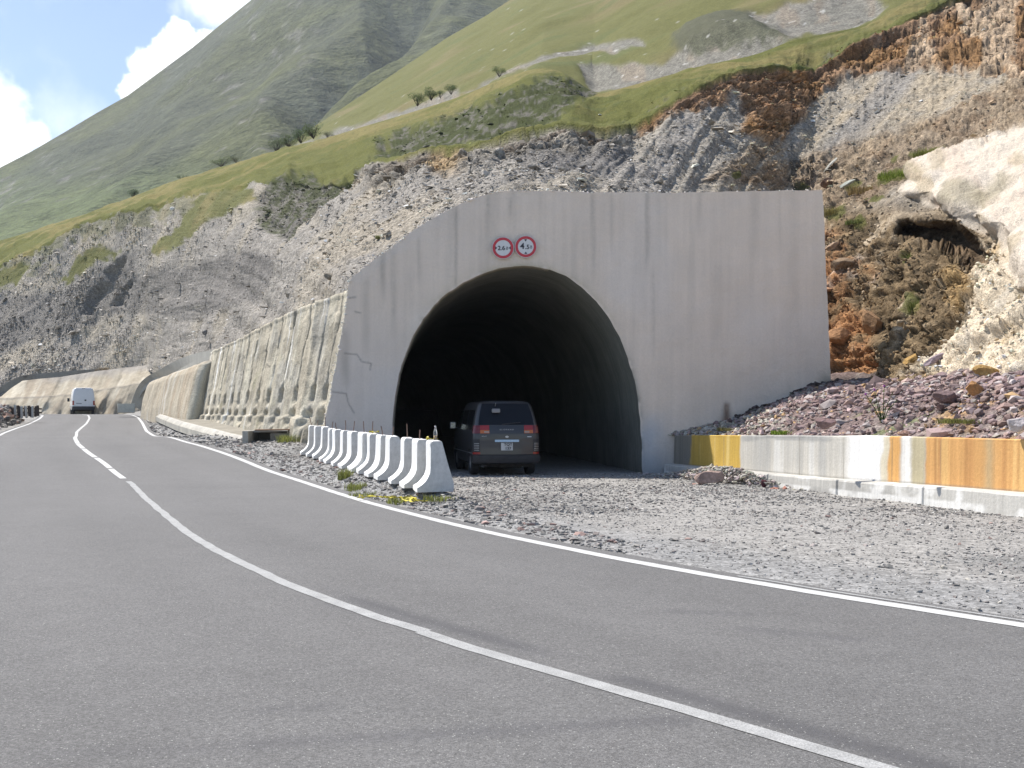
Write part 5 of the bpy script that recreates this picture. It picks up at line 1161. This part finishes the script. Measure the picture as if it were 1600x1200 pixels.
for k_, (px_, py_, Zq, r, h, cl, lb) in enumerate(((1225, 677, 23.8, .35, .10, (.14, .24, .03), 'bright green grass patch on the bank above the grey part of the wall'),
        (1145, 672, 28, .5, .10, (.17, .19, .07), 'dull grass patch on the bank near the yellow part of the wall'), (1515, 660, 20.4, .6, .10, (.15, .19, .05), 'thin grass patch on the bank above the orange part of the wall'),
        (1446, 240, 37.5, .6, .38, (.15, .20, .04), 'tall grass clump on the upper edge of the white mound'), (1405, 283, 36, .75, .30, (.14, .23, .03), 'long bright grass clump left of the white mound'),
        (1345, 303, 38, .5, .42, (.24, .20, .08), 'dry yellow grass clump above the crag'), (1304, 345, 37, .45, .4, (.20, .20, .06), 'dry green clump at the top right edge of the portal'),
        (1428, 482, 28.2, .28, .4, (.11, .16, .04), 'green tuft hanging on the crag beside the tall orange boulder'), (1427, 412, 28.6, .2, .3, (.10, .15, .04), 'small green tuft on the crag under the hollow'),
        (1342, 360, 35.2, .35, .2, (.12, .18, .05), 'small green tuft on the crag above the slanting slab'))):
    j = int(np.argmin((HPX.ravel()-px_)**2+(HPY.ravel()-py_)**2)) if py_ < 560 else None
    if j is not None: pos = tuple(HV.reshape(-1, 3)[j])
    else:
        tpx = CX+TV[:, 0]/TV[:, 1]*F; tpy = HOR-(TV[:, 2]-EYE)/TV[:, 1]*F; j = int(np.argmin((tpx-px_)**2+(tpy-py_)**2)); pos = tuple(TV[j])
    blades('grass_tuft', pos, int(240+300*r), r, h, cl, lb, seed=30+k_, w=.014)
# thistle on the bank
tpx = CX+TV[:, 0]/TV[:, 1]*F; tpy = HOR-(TV[:, 2]-EYE)/TV[:, 1]*F; j = int(np.argmin((tpx-1378)**2+(tpy-660)**2))
th = empty('thistle_plant', tuple(TV[j]), label='tall thistle with spread stems growing out of the purple stones', cat='plant')
rs = np.random.default_rng(5); V = []; Fs = []; C_ = []; flowers = []
def tube(V, Fs, C_, p0, p1, r0, r1, col):
    d = (Vector(p1)-Vector(p0)); a = d.orthogonal().normalized(); b_ = d.cross(a).normalized(); s = len(V)
    for p, r in ((Vector(p0), r0), (Vector(p1), r1)):
        for q in range(5): v = p+a*r*math.cos(q*1.2566)+b_*r*math.sin(q*1.2566); V.append(tuple(v)); C_.append(col)
    for q in range(5): Fs.append((s+q, s+(q+1) % 5, s+5+(q+1) % 5, s+5+q))
lv, lf_, lc = [], [], []
for (dx, dz) in ((-.42, .62), (-.22, .72), (.02, .80), (.16, .66), (.30, .5), (-.1, .5)):
    p0 = Vector((0, 0, -.05)); pm = Vector((dx*.45, rs.normal(0, .05), dz*.5)); p1 = Vector((dx, rs.normal(0, .1), dz))
    tube(V, Fs, C_, p0, pm, .014, .010, (.10, .15, .05)); tube(V, Fs, C_, pm, p1, .010, .006, (.10, .15, .05)); flowers.append(p1)
    for k in range(16):
        s = k/16; p = (pm if s > .5 else p0).lerp(p1 if s > .5 else pm, (s % .5)*2); a = rs.uniform(0, 6.28); l = rs.uniform(.05, .13); q = p+Vector((math.cos(a)*l, math.sin(a)*l, rs.normal(.02, .03)))
        b = len(lv); sd = Vector((-math.sin(a), math.cos(a), 0))*.014; lv += [tuple(p), tuple(p.lerp(q, .5)+sd), tuple(q), tuple(p.lerp(q, .5)-sd)]; lf_.append((b, b+1, b+2, b+3)); lc += [(.11, .16, .06)]*4
mesh_np('stem', V, Fs, mat=LEAF, cols=C_, smooth=False, parent=th); mesh_np('leaves', lv, lf_, mat=LEAF, cols=lc, smooth=False, parent=th)
for p in flowers[:3]: lathe('flower', [(.001, -.02), (.022, -.01), (.02, .01), (.03, .03), (.001, .032)], plain('thistle_purple', (.28, .05, .30)), th, 8, tuple(p))
# bushes on the ridges
def bush(px_, py_, Z, w, h, col, label, seed, group=None, hill=None):
    w *= 1.0; h *= .72; col = np.array(col)*1.25
    V_ = PV(px_, py_, Z); t = empty('bush', tuple(V_), label=label, cat='bush', group=group); rs = np.random.default_rng(seed)
    V = []; Fs = []; C_ = []
    clumps = [(rs.uniform(-.36, .36)*w, rs.normal(0, w*.15), h*rs.uniform(.06, .6), rs.uniform(.22, .36)*h) for _ in range(14)]
    for k in range(2200):
        cx0, cy0, cz0, cr = clumps[rs.integers(14)]; d = rs.normal(0, 1, 3); d /= np.linalg.norm(d); p = np.array([cx0, cy0, cz0])+d*cr*rs.uniform(.3, 1)**.5*np.array([1.2, 1.2, .9])
        if p[2] < 0: continue
        e1 = rs.normal(0, 1, 3); e2 = rs.normal(0, 1, 3); s = h*.04; b = len(V); V += [tuple(p+e1*s*.5), tuple(p+e2*s*.5), tuple(p-e1*s*.5)]; Fs.append((b, b+1, b+2)); C_ += [np.array(col)*math.exp(rs.normal(0, .3))]*3
    mesh_np('crown', V, Fs, mat=LEAF, cols=np.array(C_), smooth=False, parent=t)
    V = []; Fs = []; C_ = []
    for cx0, cy0, cz0, cr in clumps: tube(V, Fs, C_, (0, 0, -.4), (cx0, cy0, cz0), h*.025, h*.01, (.10, .08, .06))
    mesh_np('stem', V, Fs, mat=LEAF, cols=C_, smooth=False, parent=t)
BG = (.085, .11, .045)
BL = [(345, 256, 158, 3.2, 2.0, BG, 'round dark bush on the skyline of the left ridge, largest of its kind'), (370, 251, 158, 2.2, 1.3, (.09, .10, .06), 'thin greyish bush just right of the large ridge bush'),
      (208, 307, 184, 1.7, 2.3, (.05, .075, .04), 'small upright bush alone on the far left ridge'), (286, 279, 172, 2.2, 1.2, (.08, .10, .055), 'low pale bush between the lone bush and the large ridge bush'),
      (432, 233, 150, 2.6, 2.6, (.10, .12, .07), 'leftmost thin bush of the track side thicket'), (452, 226, 148, 2.6, 2.6, (.085, .11, .05), 'second bush of the track side thicket'), (470, 219, 146, 2.6, 2.6, (.07, .10, .045), 'third bush of the track side thicket'),
      (490, 212, 144, 2.8, 3.0, BG, 'darkest and tallest bush of the track side thicket, at its right end'), (512, 212, 140, 1.8, 1.2, (.11, .12, .06), 'small pale bush past the right end of the track side thicket'),
      (652, 160, 118, 1.7, 1.9, BG, 'dark bush left of two others beside the hill track'), (674, 151, 116, 1.7, 2.0, BG, 'dark rounded bush in the middle of the hill track bushes'), (688, 148, 116, 1.0, .9, (.09, .12, .05), 'tiny bush right of the middle hill track bush'), (705, 142, 114, 1.4, 1.3, (.06, .09, .035), 'small dark bush right of the hill track bushes'),
      (780, 114, 108, 1.6, 1.3, (.085, .11, .045), 'greyish bush below the stony strip, rightmost on the meadow')]
for k_, q in enumerate(BL): bush(*q[:6], q[6], 60+k_)
bush(162, 581, 121, 2.2, .95, (.17, .12, .065), 'brown dry shrub at the end of the far drain channel', 80); bush(113, 609, 115.5, .9, .55, (.15, .11, .06), 'brown dry shrub on the ledge just above the white van', 81)

# ---- rubble bank with broken fence on the far left
nn1, nn2 = 90, 26
i0, i1 = ci(47), ci(84); c_i = np.linspace(i0, i1, nn1).astype(int); lo = np.linspace(-4.4, -10.5, nn2)[None]
Xb = CEN[c_i, 0][:, None]+_N[c_i, 0][:, None]*lo; Zb2 = CEN[c_i, 1][:, None]+_N[c_i, 1][:, None]*lo
sA = np.linspace(0, 1, nn1)[:, None]; prof_ = sst(-lo, 4.25, 5.6)*(1-sst(-lo, 8.6, 10.4))
Hb = groad(Zb2)-.12+prof_*(.95+.25*sst(sA, .4, .9)+.25*n2(Xb, Zb2, .4, 3, 411))*sst(sA, -.2, .3)*(1-sst(sA, .94, 1))+n2(Xb, Zb2, 1.5, 3, 412)*.12*prof_
rc = np.ones(Xb.shape+(4,)); rc[..., :3] = (.15, .145, .135)
tag(mesh_np('rubble_bank', np.stack([Xb, Zb2, Hb], -1), grid=Xb.shape, mat=HILL, cols=rc), kind='structure')
RB = np.stack([Xb, Zb2, Hb], -1)[:, 1:-1].reshape(-1, 3); ii = RNG.integers(0, len(RB), 3800)
tag(stones('bank_stones', RB[ii]+RNG.normal(0, .12, (3800, 3))*np.array([1, 1, .3]), RNG.lognormal(math.log(.21), .4, 3800), np.clip(np.array([(.20, .19, .175), (.12, .115, .11), (.30, .28, .26), (.24, .16, .13)])[RNG.integers(0, 4, 3800)]*np.exp(RNG.normal(0, .3, (3800, 1))), .02, .6), flat=.7), kind='stuff')
fz = 77.0; fn = empty('broken_fence', gp_(40, 645, fz), label='short broken picket fence of pale and dark stubs on the rubble bank', cat='fence')
PALE = plain('pale_stub', (.50, .49, .46), .9); DARKS = plain('dark_stub', (.085, .065, .055), .95)
for k_ in range(13):
    pxk = 17+k_*3.4; pale = k_ in (2, 5, 7, 10); zt = 633.5+(3 if k_ < 2 else 0)+random.uniform(-1, 1.5)
    top_ = PV(pxk, zt, fz+.0*k_); h_ = .85 if pale else .75
    bevel_box('picket', (.13 if pale else .15, .12, h_), PALE if pale else DARKS, fn, tuple(Vector((top_.x, top_.y+(0 if pale else .15), top_.z-h_/2-(.0 if pale else .04)))-fn.location), rot=(random.gauss(0, .06), random.gauss(0, .06), random.uniform(-.3, .3)), bev=.012, rough=.008)
for zz_ in (-.02, .25): bevel_box('rail', (2.1, .07, .10), DARKS, fn, (.0, .22, .05+zz_), rot=(0, random.gauss(0, .03), 0), bev=.01)

# ================================================================ vehicles
def plan(hw, y0, y1, r0, r1, bow0=0.0, bow1=0.0, n=7):
    """closed plan contour: half width, rear y, front y, corner radii, bowing of rear and front"""
    pts = []
    def bow(x, y, b, s): return y+s*b*(x/max(hw, 1e-6))**2
    for k in range(n): a = math.pi/2*k/(n-1); pts.append((-hw+r0-r0*math.cos(math.pi/2-a)*1.0 if False else -hw+r0-r0*math.cos(a), y0+r0-r0*math.sin(a)))     # left side to rear
    m = 10
    for k in range(1, m): x = (-hw+r0)+(2*hw-2*r0)*k/m; pts.append((x, y0))
    for k in range(n): a = math.pi/2*k/(n-1); pts.append((hw-r0+r0*math.sin(a), y0+r0-r0*math.cos(a)))
    for k in range(1, 16): pts.append((hw, y0+r0+(y1-r1-y0-r0)*k/16))
    for k in range(n): a = math.pi/2*k/(n-1); pts.append((hw-r1+r1*math.cos(a), y1-r1+r1*math.sin(a)))
    for k in range(1, m): pts.append((hw-r1-(2*hw-2*r1)*k/m, y1))
    for k in range(n): a = math.pi/2*k/(n-1); pts.append((-hw+r1-r1*math.sin(a), y1-r1+r1*math.cos(a)))
    for k in range(1, 16): pts.append((-hw, y1-r1-(y1-r1-y0-r0)*k/16))
    out = []
    for x, y in pts:
        t = (y-y0)/(y1-y0); q = (x/hw)**2
        out.append((x, y+(1-t)**8*bow0*q-(t**4)*bow1*q))
    return out
def car_body(name, levels, mat, parent, wheels=None, wr=.36, hwmax=.9):
    V = []; Fs = []; n = None
    for (z, hw, y0, y1, r0, r1, b0, b1) in levels:
        c_ = plan(hw, y0, y1, r0, r1, b0, b1); n = len(c_); V += [(x, y, z) for x, y in c_]
    L = len(levels)
    for a in range(L-1):
        for k in range(n): j = (k+1) % n; Fs.append((a*n+k, a*n+j, (a+1)*n+j, (a+1)*n+k))
    Fs.append(tuple(range(n-1, -1, -1))); Fs.append(tuple(range((L-1)*n, L*n)))
    o = mesh_np(name, V, Fs, mat=mat, smooth=True, parent=None)
    if wheels:
        bm = bmesh.new()
        for wy in wheels:
            for sx in (-1, 1):
                bmesh.ops.create_cone(bm, cap_ends=True, segments=40, radius1=wr+.05, radius2=wr+.05, depth=.5, matrix=Matrix.Translation((sx*hwmax, wy, wr-.01)) @ Matrix.Rotation(math.pi/2, 4, 'Y'))
        cm = bpy.data.meshes.new('cut'); bm.to_mesh(cm); bm.free(); co = bpy.data.objects.new('cut', cm); COL.objects.link(co)
        md = o.modifiers.new('b', 'BOOLEAN'); md.object = co; md.operation = 'DIFFERENCE'; md.solver = 'EXACT'
        bpy.context.view_layer.update(); me = bpy.data.meshes.new_from_object(o.evaluated_get(bpy.context.evaluated_depsgraph_get()))
        o.modifiers.clear(); o.data = me; bpy.data.objects.remove(co); me.materials.clear(); me.materials.append(mat)
        me.polygons.foreach_set('use_smooth', [True]*len(me.polygons))
    o.parent = parent
    try: o.data.set_sharp_from_angle(angle=math.radians(38))
    except Exception: pass
    return o
def lev(levels, z):
    a = np.array(levels, float); return [float(np.interp(z, a[:, 0], a[:, k])) for k in range(1, 8)]
def rear_y(levels, x, z):
    hw, y0, y1, r0, r1, b0, b1 = lev(levels, z); y = y0; ex = abs(x)-(hw-r0)
    if ex > 0: y += r0-math.sqrt(max(r0*r0-min(ex, r0)**2, 0))
    return y+b0*(x/hw)**2*(1-(y-y0)/(y1-y0))**8
def rear_patch(name, levels, outline, off, mat, parent, nx=14, nz=12, thick=.012):
    """outline: function t in 0..1 (bottom..top) -> (xl, xr, z)"""
    V = []
    for layer, o_ in ((0, off), (1, off-thick)):
        for b in range(nz+1):
            xl, xr, z = outline(b/nz)
            for a in range(nx+1):
                x = xl+(xr-xl)*a/nx; hw = lev(levels, z)[0]; xc = max(-hw+.002, min(hw-.002, x))
                V.append((xc*(1+ (o_*.9 if abs(xc) > hw*.9 else 0)), rear_y(levels, xc, z)-o_, z))
    n = (nx+1)*(nz+1); Fs = []
    for b in range(nz):
        for a in range(nx): i = b*(nx+1)+a; Fs.append((i, i+1, i+nx+2, i+nx+1))
    edge = [a for a in range(nx+1)]+[b*(nx+1)+nx for b in range(1, nz+1)]+[nz*(nx+1)+a for a in range(nx-1, -1, -1)]+[b*(nx+1) for b in range(nz-1, 0, -1)]
    for k in range(len(edge)): i, j = edge[k], edge[(k+1) % len(edge)]; Fs.append((i, i+n, j+n, j))
    o = mesh_np(name, V, Fs, mat=mat, smooth=True, parent=parent)
    try: o.data.set_sharp_from_angle(angle=math.radians(40))
    except Exception: pass
    return o
def side_patch(name, levels, ya, yb, za, zb, off, mat, parent, s=-1, ya2=None, yb2=None, n=8):
    V = []; ya2 = ya if ya2 is None else ya2; yb2 = yb if yb2 is None else yb2
    for b in range(n+1):
        t = b/n; z = za+(zb-za)*t; hw = lev(levels, z)[0]
        for a in range(n+1): y = (ya+(ya2-ya)*t)+((yb+(yb2-yb)*t)-(ya+(ya2-ya)*t))*a/n; V.append((s*(hw+off), y, z))
    return mesh_np(name, V, grid=(n+1, n+1), mat=mat, parent=parent)
TYRE = surf('tyre_rubber', (.025, .025, .026), .85, layers=[('noise', 8, .8, 1.8, None)]); RIM = plain('wheel_rim', (.42, .42, .43), .35, .7)
def wheel(parent, x, y, r, w):
    s = -1 if x < 0 else 1
    h = bpy.data.objects.new('wheel', None)
    t = lathe('wheel', [(.56*r, -w/2+.02), (.62*r, -w/2), (.93*r, -w/2), (r*.99, -w/2+.03), (r, -w/4), (r, w/4), (r*.99, w/2-.03), (.93*r, w/2), (.62*r, w/2), (.56*r, w/2-.02)], TYRE, parent, 36, (x, y, r)); t.rotation_euler = (0, s*math.pi/2, 0)
    bpy.data.objects.remove(h)
    rm = lathe('rim', [(.001, w/2-.05), (.10*r, w/2-.045), (.14*r, w/2-.09), (.30*r, w/2-.10), (.52*r, w/2-.06), (.60*r, w/2-.01), (.62*r, w/2-.012), (.6*r, w/2-.03), (.6*r, -w/2+.05), (.001, -w/2+.05)], RIM, t, 30)
    for k in range(6):
        a = k*math.pi/3; bevel_box('spoke', (.40*r, .10*r, .03), RIM, t, (.33*r*math.cos(a), .33*r*math.sin(a), w/2-.062), (0, -.09, a), bev=.006)
    return t
# --- dark grey minivan
PAINTD = surf('dark_grey_paint', (.034, .034, .037), .42, layers=[('noise', 2.5, .85, 1.25, None)], spec=.5, coat=.35)
GLD = surf('tinted_glass', (.008, .009, .012), .12, spec=.28); TRIM = surf('dark_plastic', (.035, .036, .040), .6, layers=[('noise', 6, .8, 1.3, None)])
UNDER = surf('underbody', (.035, .033, .030), .9, layers=[('noise', 6, .6, 1.6, None)])
RED = surf('red_lamp', (.30, .018, .015), .2, spec=.5, coat=.4); AMB = surf('amber_lamp', (.52, .13, .02), .2, spec=.5, coat=.4); CLR = surf('clear_lamp', (.38, .28, .22), .2, spec=.5)
DRED = surf('dark_red_lamp', (.14, .010, .010), .2, spec=.5, coat=.4)
VL = [(.30, .80, .10, 4.60, .14, .3, .03, .2), (.34, .86, .03, 4.70, .16, .35, .04, .25), (.46, .885, .00, 4.74, .17, .35, .04, .25), (.54, .885, .0, 4.74, .16, .35, .04, .25), (.555, .872, .045, 4.72, .15, .35, .04, .25), (.75, .885, .05, 4.70, .15, .35, .04, .25), (1.0, .885, .05, 4.60, .15, .35, .04, .28),
      (1.12, .88, .055, 4.40, .15, .35, .05, .3), (1.18, .872, .065, 4.2, .15, .35, .05, .3), (1.30, .85, .09, 4.0, .15, .35, .05, .3), (1.5, .81, .15, 3.7, .15, .32, .05, .25), (1.70, .765, .225, 3.40, .15, .3, .05, .2), (1.83, .725, .285, 3.2, .14, .3, .05, .15),
      (1.89, .69, .315, 3.1, .14, .3, .05, .12), (1.93, .63, .36, 2.95, .13, .3, .05, .1), (1.955, .52, .46, 2.8, .12, .3, .04, .08), (1.965, .3, .7, 2.4, .1, .2, .0, .0)]
van = empty('minivan', (-.14, 31.5, 0), math.radians(10), label='dark grey minivan entering the tunnel, seen from behind', cat='minivan')
van.location.z = float(lot_h(31.6))+.005; van.scale = (1.11, 1.11, 1.11)
car_body('body', VL, PAINTD, van, wheels=[.88, 3.75], wr=.335, hwmax=.86)
def rw(t): z = 1.33+.555*t; return (-.735+.115*t**1.4, .735-.115*t**1.4, z)
g_ = rear_patch('rear_window', VL, rw, .004, GLD, van, 20, 14)
def strip_(xa, xb, za, zb): return lambda t: (xa, xb, za+(zb-za)*t)
rear_patch('tailgate_panel', VL, strip_(-.74, .74, 1.105, 1.305), .006, surf('tailgate_dark', (.026, .027, .033), .35, spec=.5, coat=.3), van, 16, 4)
for s in (-1, 1):
    nm = 'tail_light'
    t_ = rear_patch(nm, VL, (lambda t, s=s: tuple(sorted((s*.46, s*.70)))+(1.20+.12*t,)), .02, RED, van, 8, 5)
    rear_patch('outer_lens', VL, (lambda t, s=s: tuple(sorted((s*.705, s*.878)))+(1.11+.21*t,)), .02, DRED, t_, 10, 6)
    rear_patch('amber_lens', VL, (lambda t, s=s: tuple(sorted((s*.46, s*.70)))+(1.11+.086*t,)), .02, AMB, t_, 8, 4)
    rear_patch('clear_lens', VL, (lambda t, s=s: tuple(sorted((s*.47, s*.60)))+(1.125+.045*t,)), .036, CLR, t_, 5, 3)
    rear_patch('reflector', VL, (lambda t, s=s: tuple(sorted((s*.70, s*.872)))+(.565+.055*t,)), .014, RED, van, 6, 3)
    v_ = rear_patch('corner_vent', VL, (lambda t, s=s: tuple(sorted((s*.71, s*.875)))+(.63+.33*t,)), .010, TRIM, van, 6, 8)
    for q_ in range(5): rear_patch('vent_slat', VL, (lambda t, s=s, q_=q_: tuple(sorted((s*.73, s*.84)))+(.66+.045*q_+.012*t,)), .024, RIM, v_, 4, 1)
rear_patch('bumper', VL, strip_(-.86, .86, .31, .535), .045, TRIM, van, 24, 6, .03)
rear_patch('tailgate', VL, strip_(-.70, .70, .57, 1.095), .010, PAINTD, van, 18, 6)
pl = rear_patch('licence_plate', VL, strip_(-.155, .155, .665, .865), .030, plain('plate_white', (.55, .56, .56), .4), van, 4, 3)
yp = rear_y(VL, 0, .77)-.052
text_mesh('plate_text', 'TQT', .095, S_BLACK, van, (.025, yp, .818), sx=1.15, off=.002); text_mesh('plate_text', '137', .095, S_BLACK, van, (.025, yp, .715), sx=1.15, off=.002)
rear_patch('handle_bar', VL, strip_(-.32, .32, .885, .945), .04, surf('blue_chrome', (.30, .42, .58), .25, metal=.6), van, 8, 3, .03)
text_mesh('badge_letters', 'E L G R A N D', .048, RIM, van, (.0, rear_y(VL, 0, 1.2)-.012, 1.205), ext=.003, sx=1.25)
text_mesh('badge_letters', 'NISSAN', .035, RIM, van, (-.60, rear_y(VL, .6, 1.02)-.022, 1.035), ext=.003, sx=1.1)
bd_ = solid_disc('emblem', .045, 0, .012, RIM, van, 20); bd_.location = (0, rear_y(VL, 0, 1.02)-.03, 1.02); bd_.scale = (1, 1, .6)
bevel_box('side_badge', (.11, .01, .022), plain('plate_white', (.55, .56, .56)), van, (.60, rear_y(VL, .6, 1.02)-.018, 1.02), bev=.002)
mr = bevel_box('rear_mirror', (.22, .07, .11), plain('mirror_grey', (.22, .22, .23), .4), van, (-.27, .16, 1.70), bev=.03, seg=3); bevel_box('mirror_arm', (.02, .02, .18), RIM, van, (-.27, .27, 1.84), rot=(.9, 0, 0), bev=.004)
lathe('trim_line', [(.006, 0), (.006, 1.0)], RIM, van, 6).scale = (.01, .01, .01)
for (x0_, x1_, zz_) in ((-.66, .66, 1.905),): rear_patch('roof_edge', VL, strip_(-.60, .60, 1.895, 1.925), .022, PAINTD, van, 12, 3, .03)
ax_ = bevel_box('wiper', (.5, .02, .018), TRIM, van, (.12, rear_y(VL, .1, 1.37)-.03, 1.37), rot=(0, -.10, 0), bev=.004)
for s in (-1, 1):
    side_patch('side_window', VL, .42, 1.55, 1.20, 1.72, .006, GLD, van, s, ya2=.55, yb2=1.55); side_patch('side_window', VL, 1.65, 2.6, 1.20, 1.72, .006, GLD, van, s); side_patch('side_window', VL, 2.68, 3.6, 1.20, 1.70, .006, GLD, van, s, yb2=3.15)
    side_patch('side_moulding', VL, .3, 4.3, .575, .60, .012, RIM, van, s, n=8)
    m_ = bevel_box('wing_mirror', (.17, .10, .20), plain('mirror_grey', (.22, .22, .23), .4), van, (s*1.02, 3.35, 1.28), bev=.03, seg=3); bevel_box('mirror_stalk', (.14, .05, .04), TRIM, van, (s*.90, 3.38, 1.22), bev=.01)
    bevel_box('mirror_glass', (.13, .006, .16), plain('mirror_face', (.3, .3, .3), .15, .9), m_, (0, -.052, 0), bev=.002)
for wy in (.88, 3.75):
    for s in (-1, 1): wheel(van, s*.755, wy, .335, .22)
bevel_box('underbody', (1.35, 4.1, .20), UNDER, van, (0, 2.35, .32), bev=.03); bevel_box('axle', (1.35, .12, .12), UNDER, van, (0, .88, .30), bev=.03); bevel_box('spare_wheel', (.62, .62, .18), UNDER, van, (.15, .55, .27), bev=.09, seg=3)
ex = lathe('exhaust_pipe', [(.028, 0), (.03, .25), (.024, .25), (.024, .0)], plain('pipe_steel', (.35, .33, .31), .5, .5), van, 14, (-.58, -.02, .25)); ex.rotation_euler = (-math.pi/2, 0, .15); ex.scale = (1.6, 1, 1)
# --- white cargo van
WP = surf('white_van_paint', (.72, .73, .74), .35, spec=.5, coat=.3, layers=[('noise', 2, .94, 1.03, None)])
WL = [(.42, .93, .05, 5.5, .1, .35, .02, .2), (.5, .98, .0, 5.6, .12, .4, .02, .25), (.75, 1.0, 0, 5.6, .12, .4, .02, .25), (1.1, 1.0, .0, 5.45, .12, .4, .02, .3), (1.25, 1.0, .0, 5.15, .12, .4, .02, .3), (1.7, .97, .01, 4.75, .12, .35, .02, .25), (2.1, .91, .03, 4.35, .12, .35, .02, .2), (2.38, .85, .06, 4.0, .12, .3, .02, .15), (2.48, .76, .12, 3.8, .12, .3, .02, .1), (2.52, .6, .3, 3.5, .1, .2, 0, 0)]
wv = empty('cargo_van', (-40.75, 103.5, float(groad(103.8))+.01), math.radians(28), label='white high roofed cargo van driving away over the crest', cat='cargo van')
wv.rotation_euler = (-.006, 0, math.radians(24.5))
car_body('body', WL, WP, wv, wheels=[1.0, 4.5], wr=.34, hwmax=.98)
for s in (-1, 1):
    rear_patch('rear_door', WL, (lambda t, s=s: tuple(sorted((s*.012, s*(.80-.10*t))))+(.80+1.55*t,)), .012, WP, wv, 8, 8)
    t_ = rear_patch('tail_light', WL, (lambda t, s=s: tuple(sorted((s*.84, s*.985)))+(.85+.42*t,)), .014, RED, wv, 5, 5); 
    m_ = bevel_box('wing_mirror', (.22, .12, .34), TRIM, wv, (s*1.16, 4.35, 1.42), bev=.03, seg=2)
    for wy in (1.0, 4.5): wheel(wv, s*.87, wy, .34, .22)
    side_patch('cab_window', WL, 3.75, 4.6, 1.3, 1.85, .006, GLD, wv, s, yb2=4.35)
    side_patch('side_moulding', WL, 1.5, 4.0, .68, .80, .012, plain('moulding_grey', (.3, .31, .32)), wv, s)
rear_patch('bumper', WL, strip_(-.97, .97, .40, .74), .05, plain('bumper_dark', (.045, .045, .05), .6), wv, 16, 4, .04)
bevel_box('door_handle', (.16, .03, .14), TRIM, wv, (.16, -.02, 1.32), bev=.01); bevel_box('plate_lamp', (.5, .02, .09), plain('faint_lettering', (.32, .33, .35)), wv, (-.42, -.014, 1.02), bev=.005)
bevel_box('roof_lamp', (.3, .04, .05), TRIM, wv, (0, .10, 2.44), bev=.01); bevel_box('underbody', (1.5, 4.8, .2), UNDER, wv, (0, 2.7, .42), bev=.03)

# ================================================================ air
hz = bevel_box('haze', (5000, 3100, 900), None if False else WHITE, None, (0, 1130, 441), bev=0)
hm, hnt, hbs = nodes_of('haze_air'); hnt.nodes.remove(hbs)
pv = hnt.nodes.new('ShaderNodeVolumePrincipled'); pv.inputs['Color'].default_value = (.80, .88, 1.0, 1); pv.inputs['Density'].default_value = .00012; pv.inputs['Anisotropy'].default_value = .2
hnt.links.new(pv.outputs[0], hnt.nodes['Material Output'].inputs['Volume'])
hz.data.materials.clear(); hz.data.materials.append(hm); tag(hz, kind='stuff')
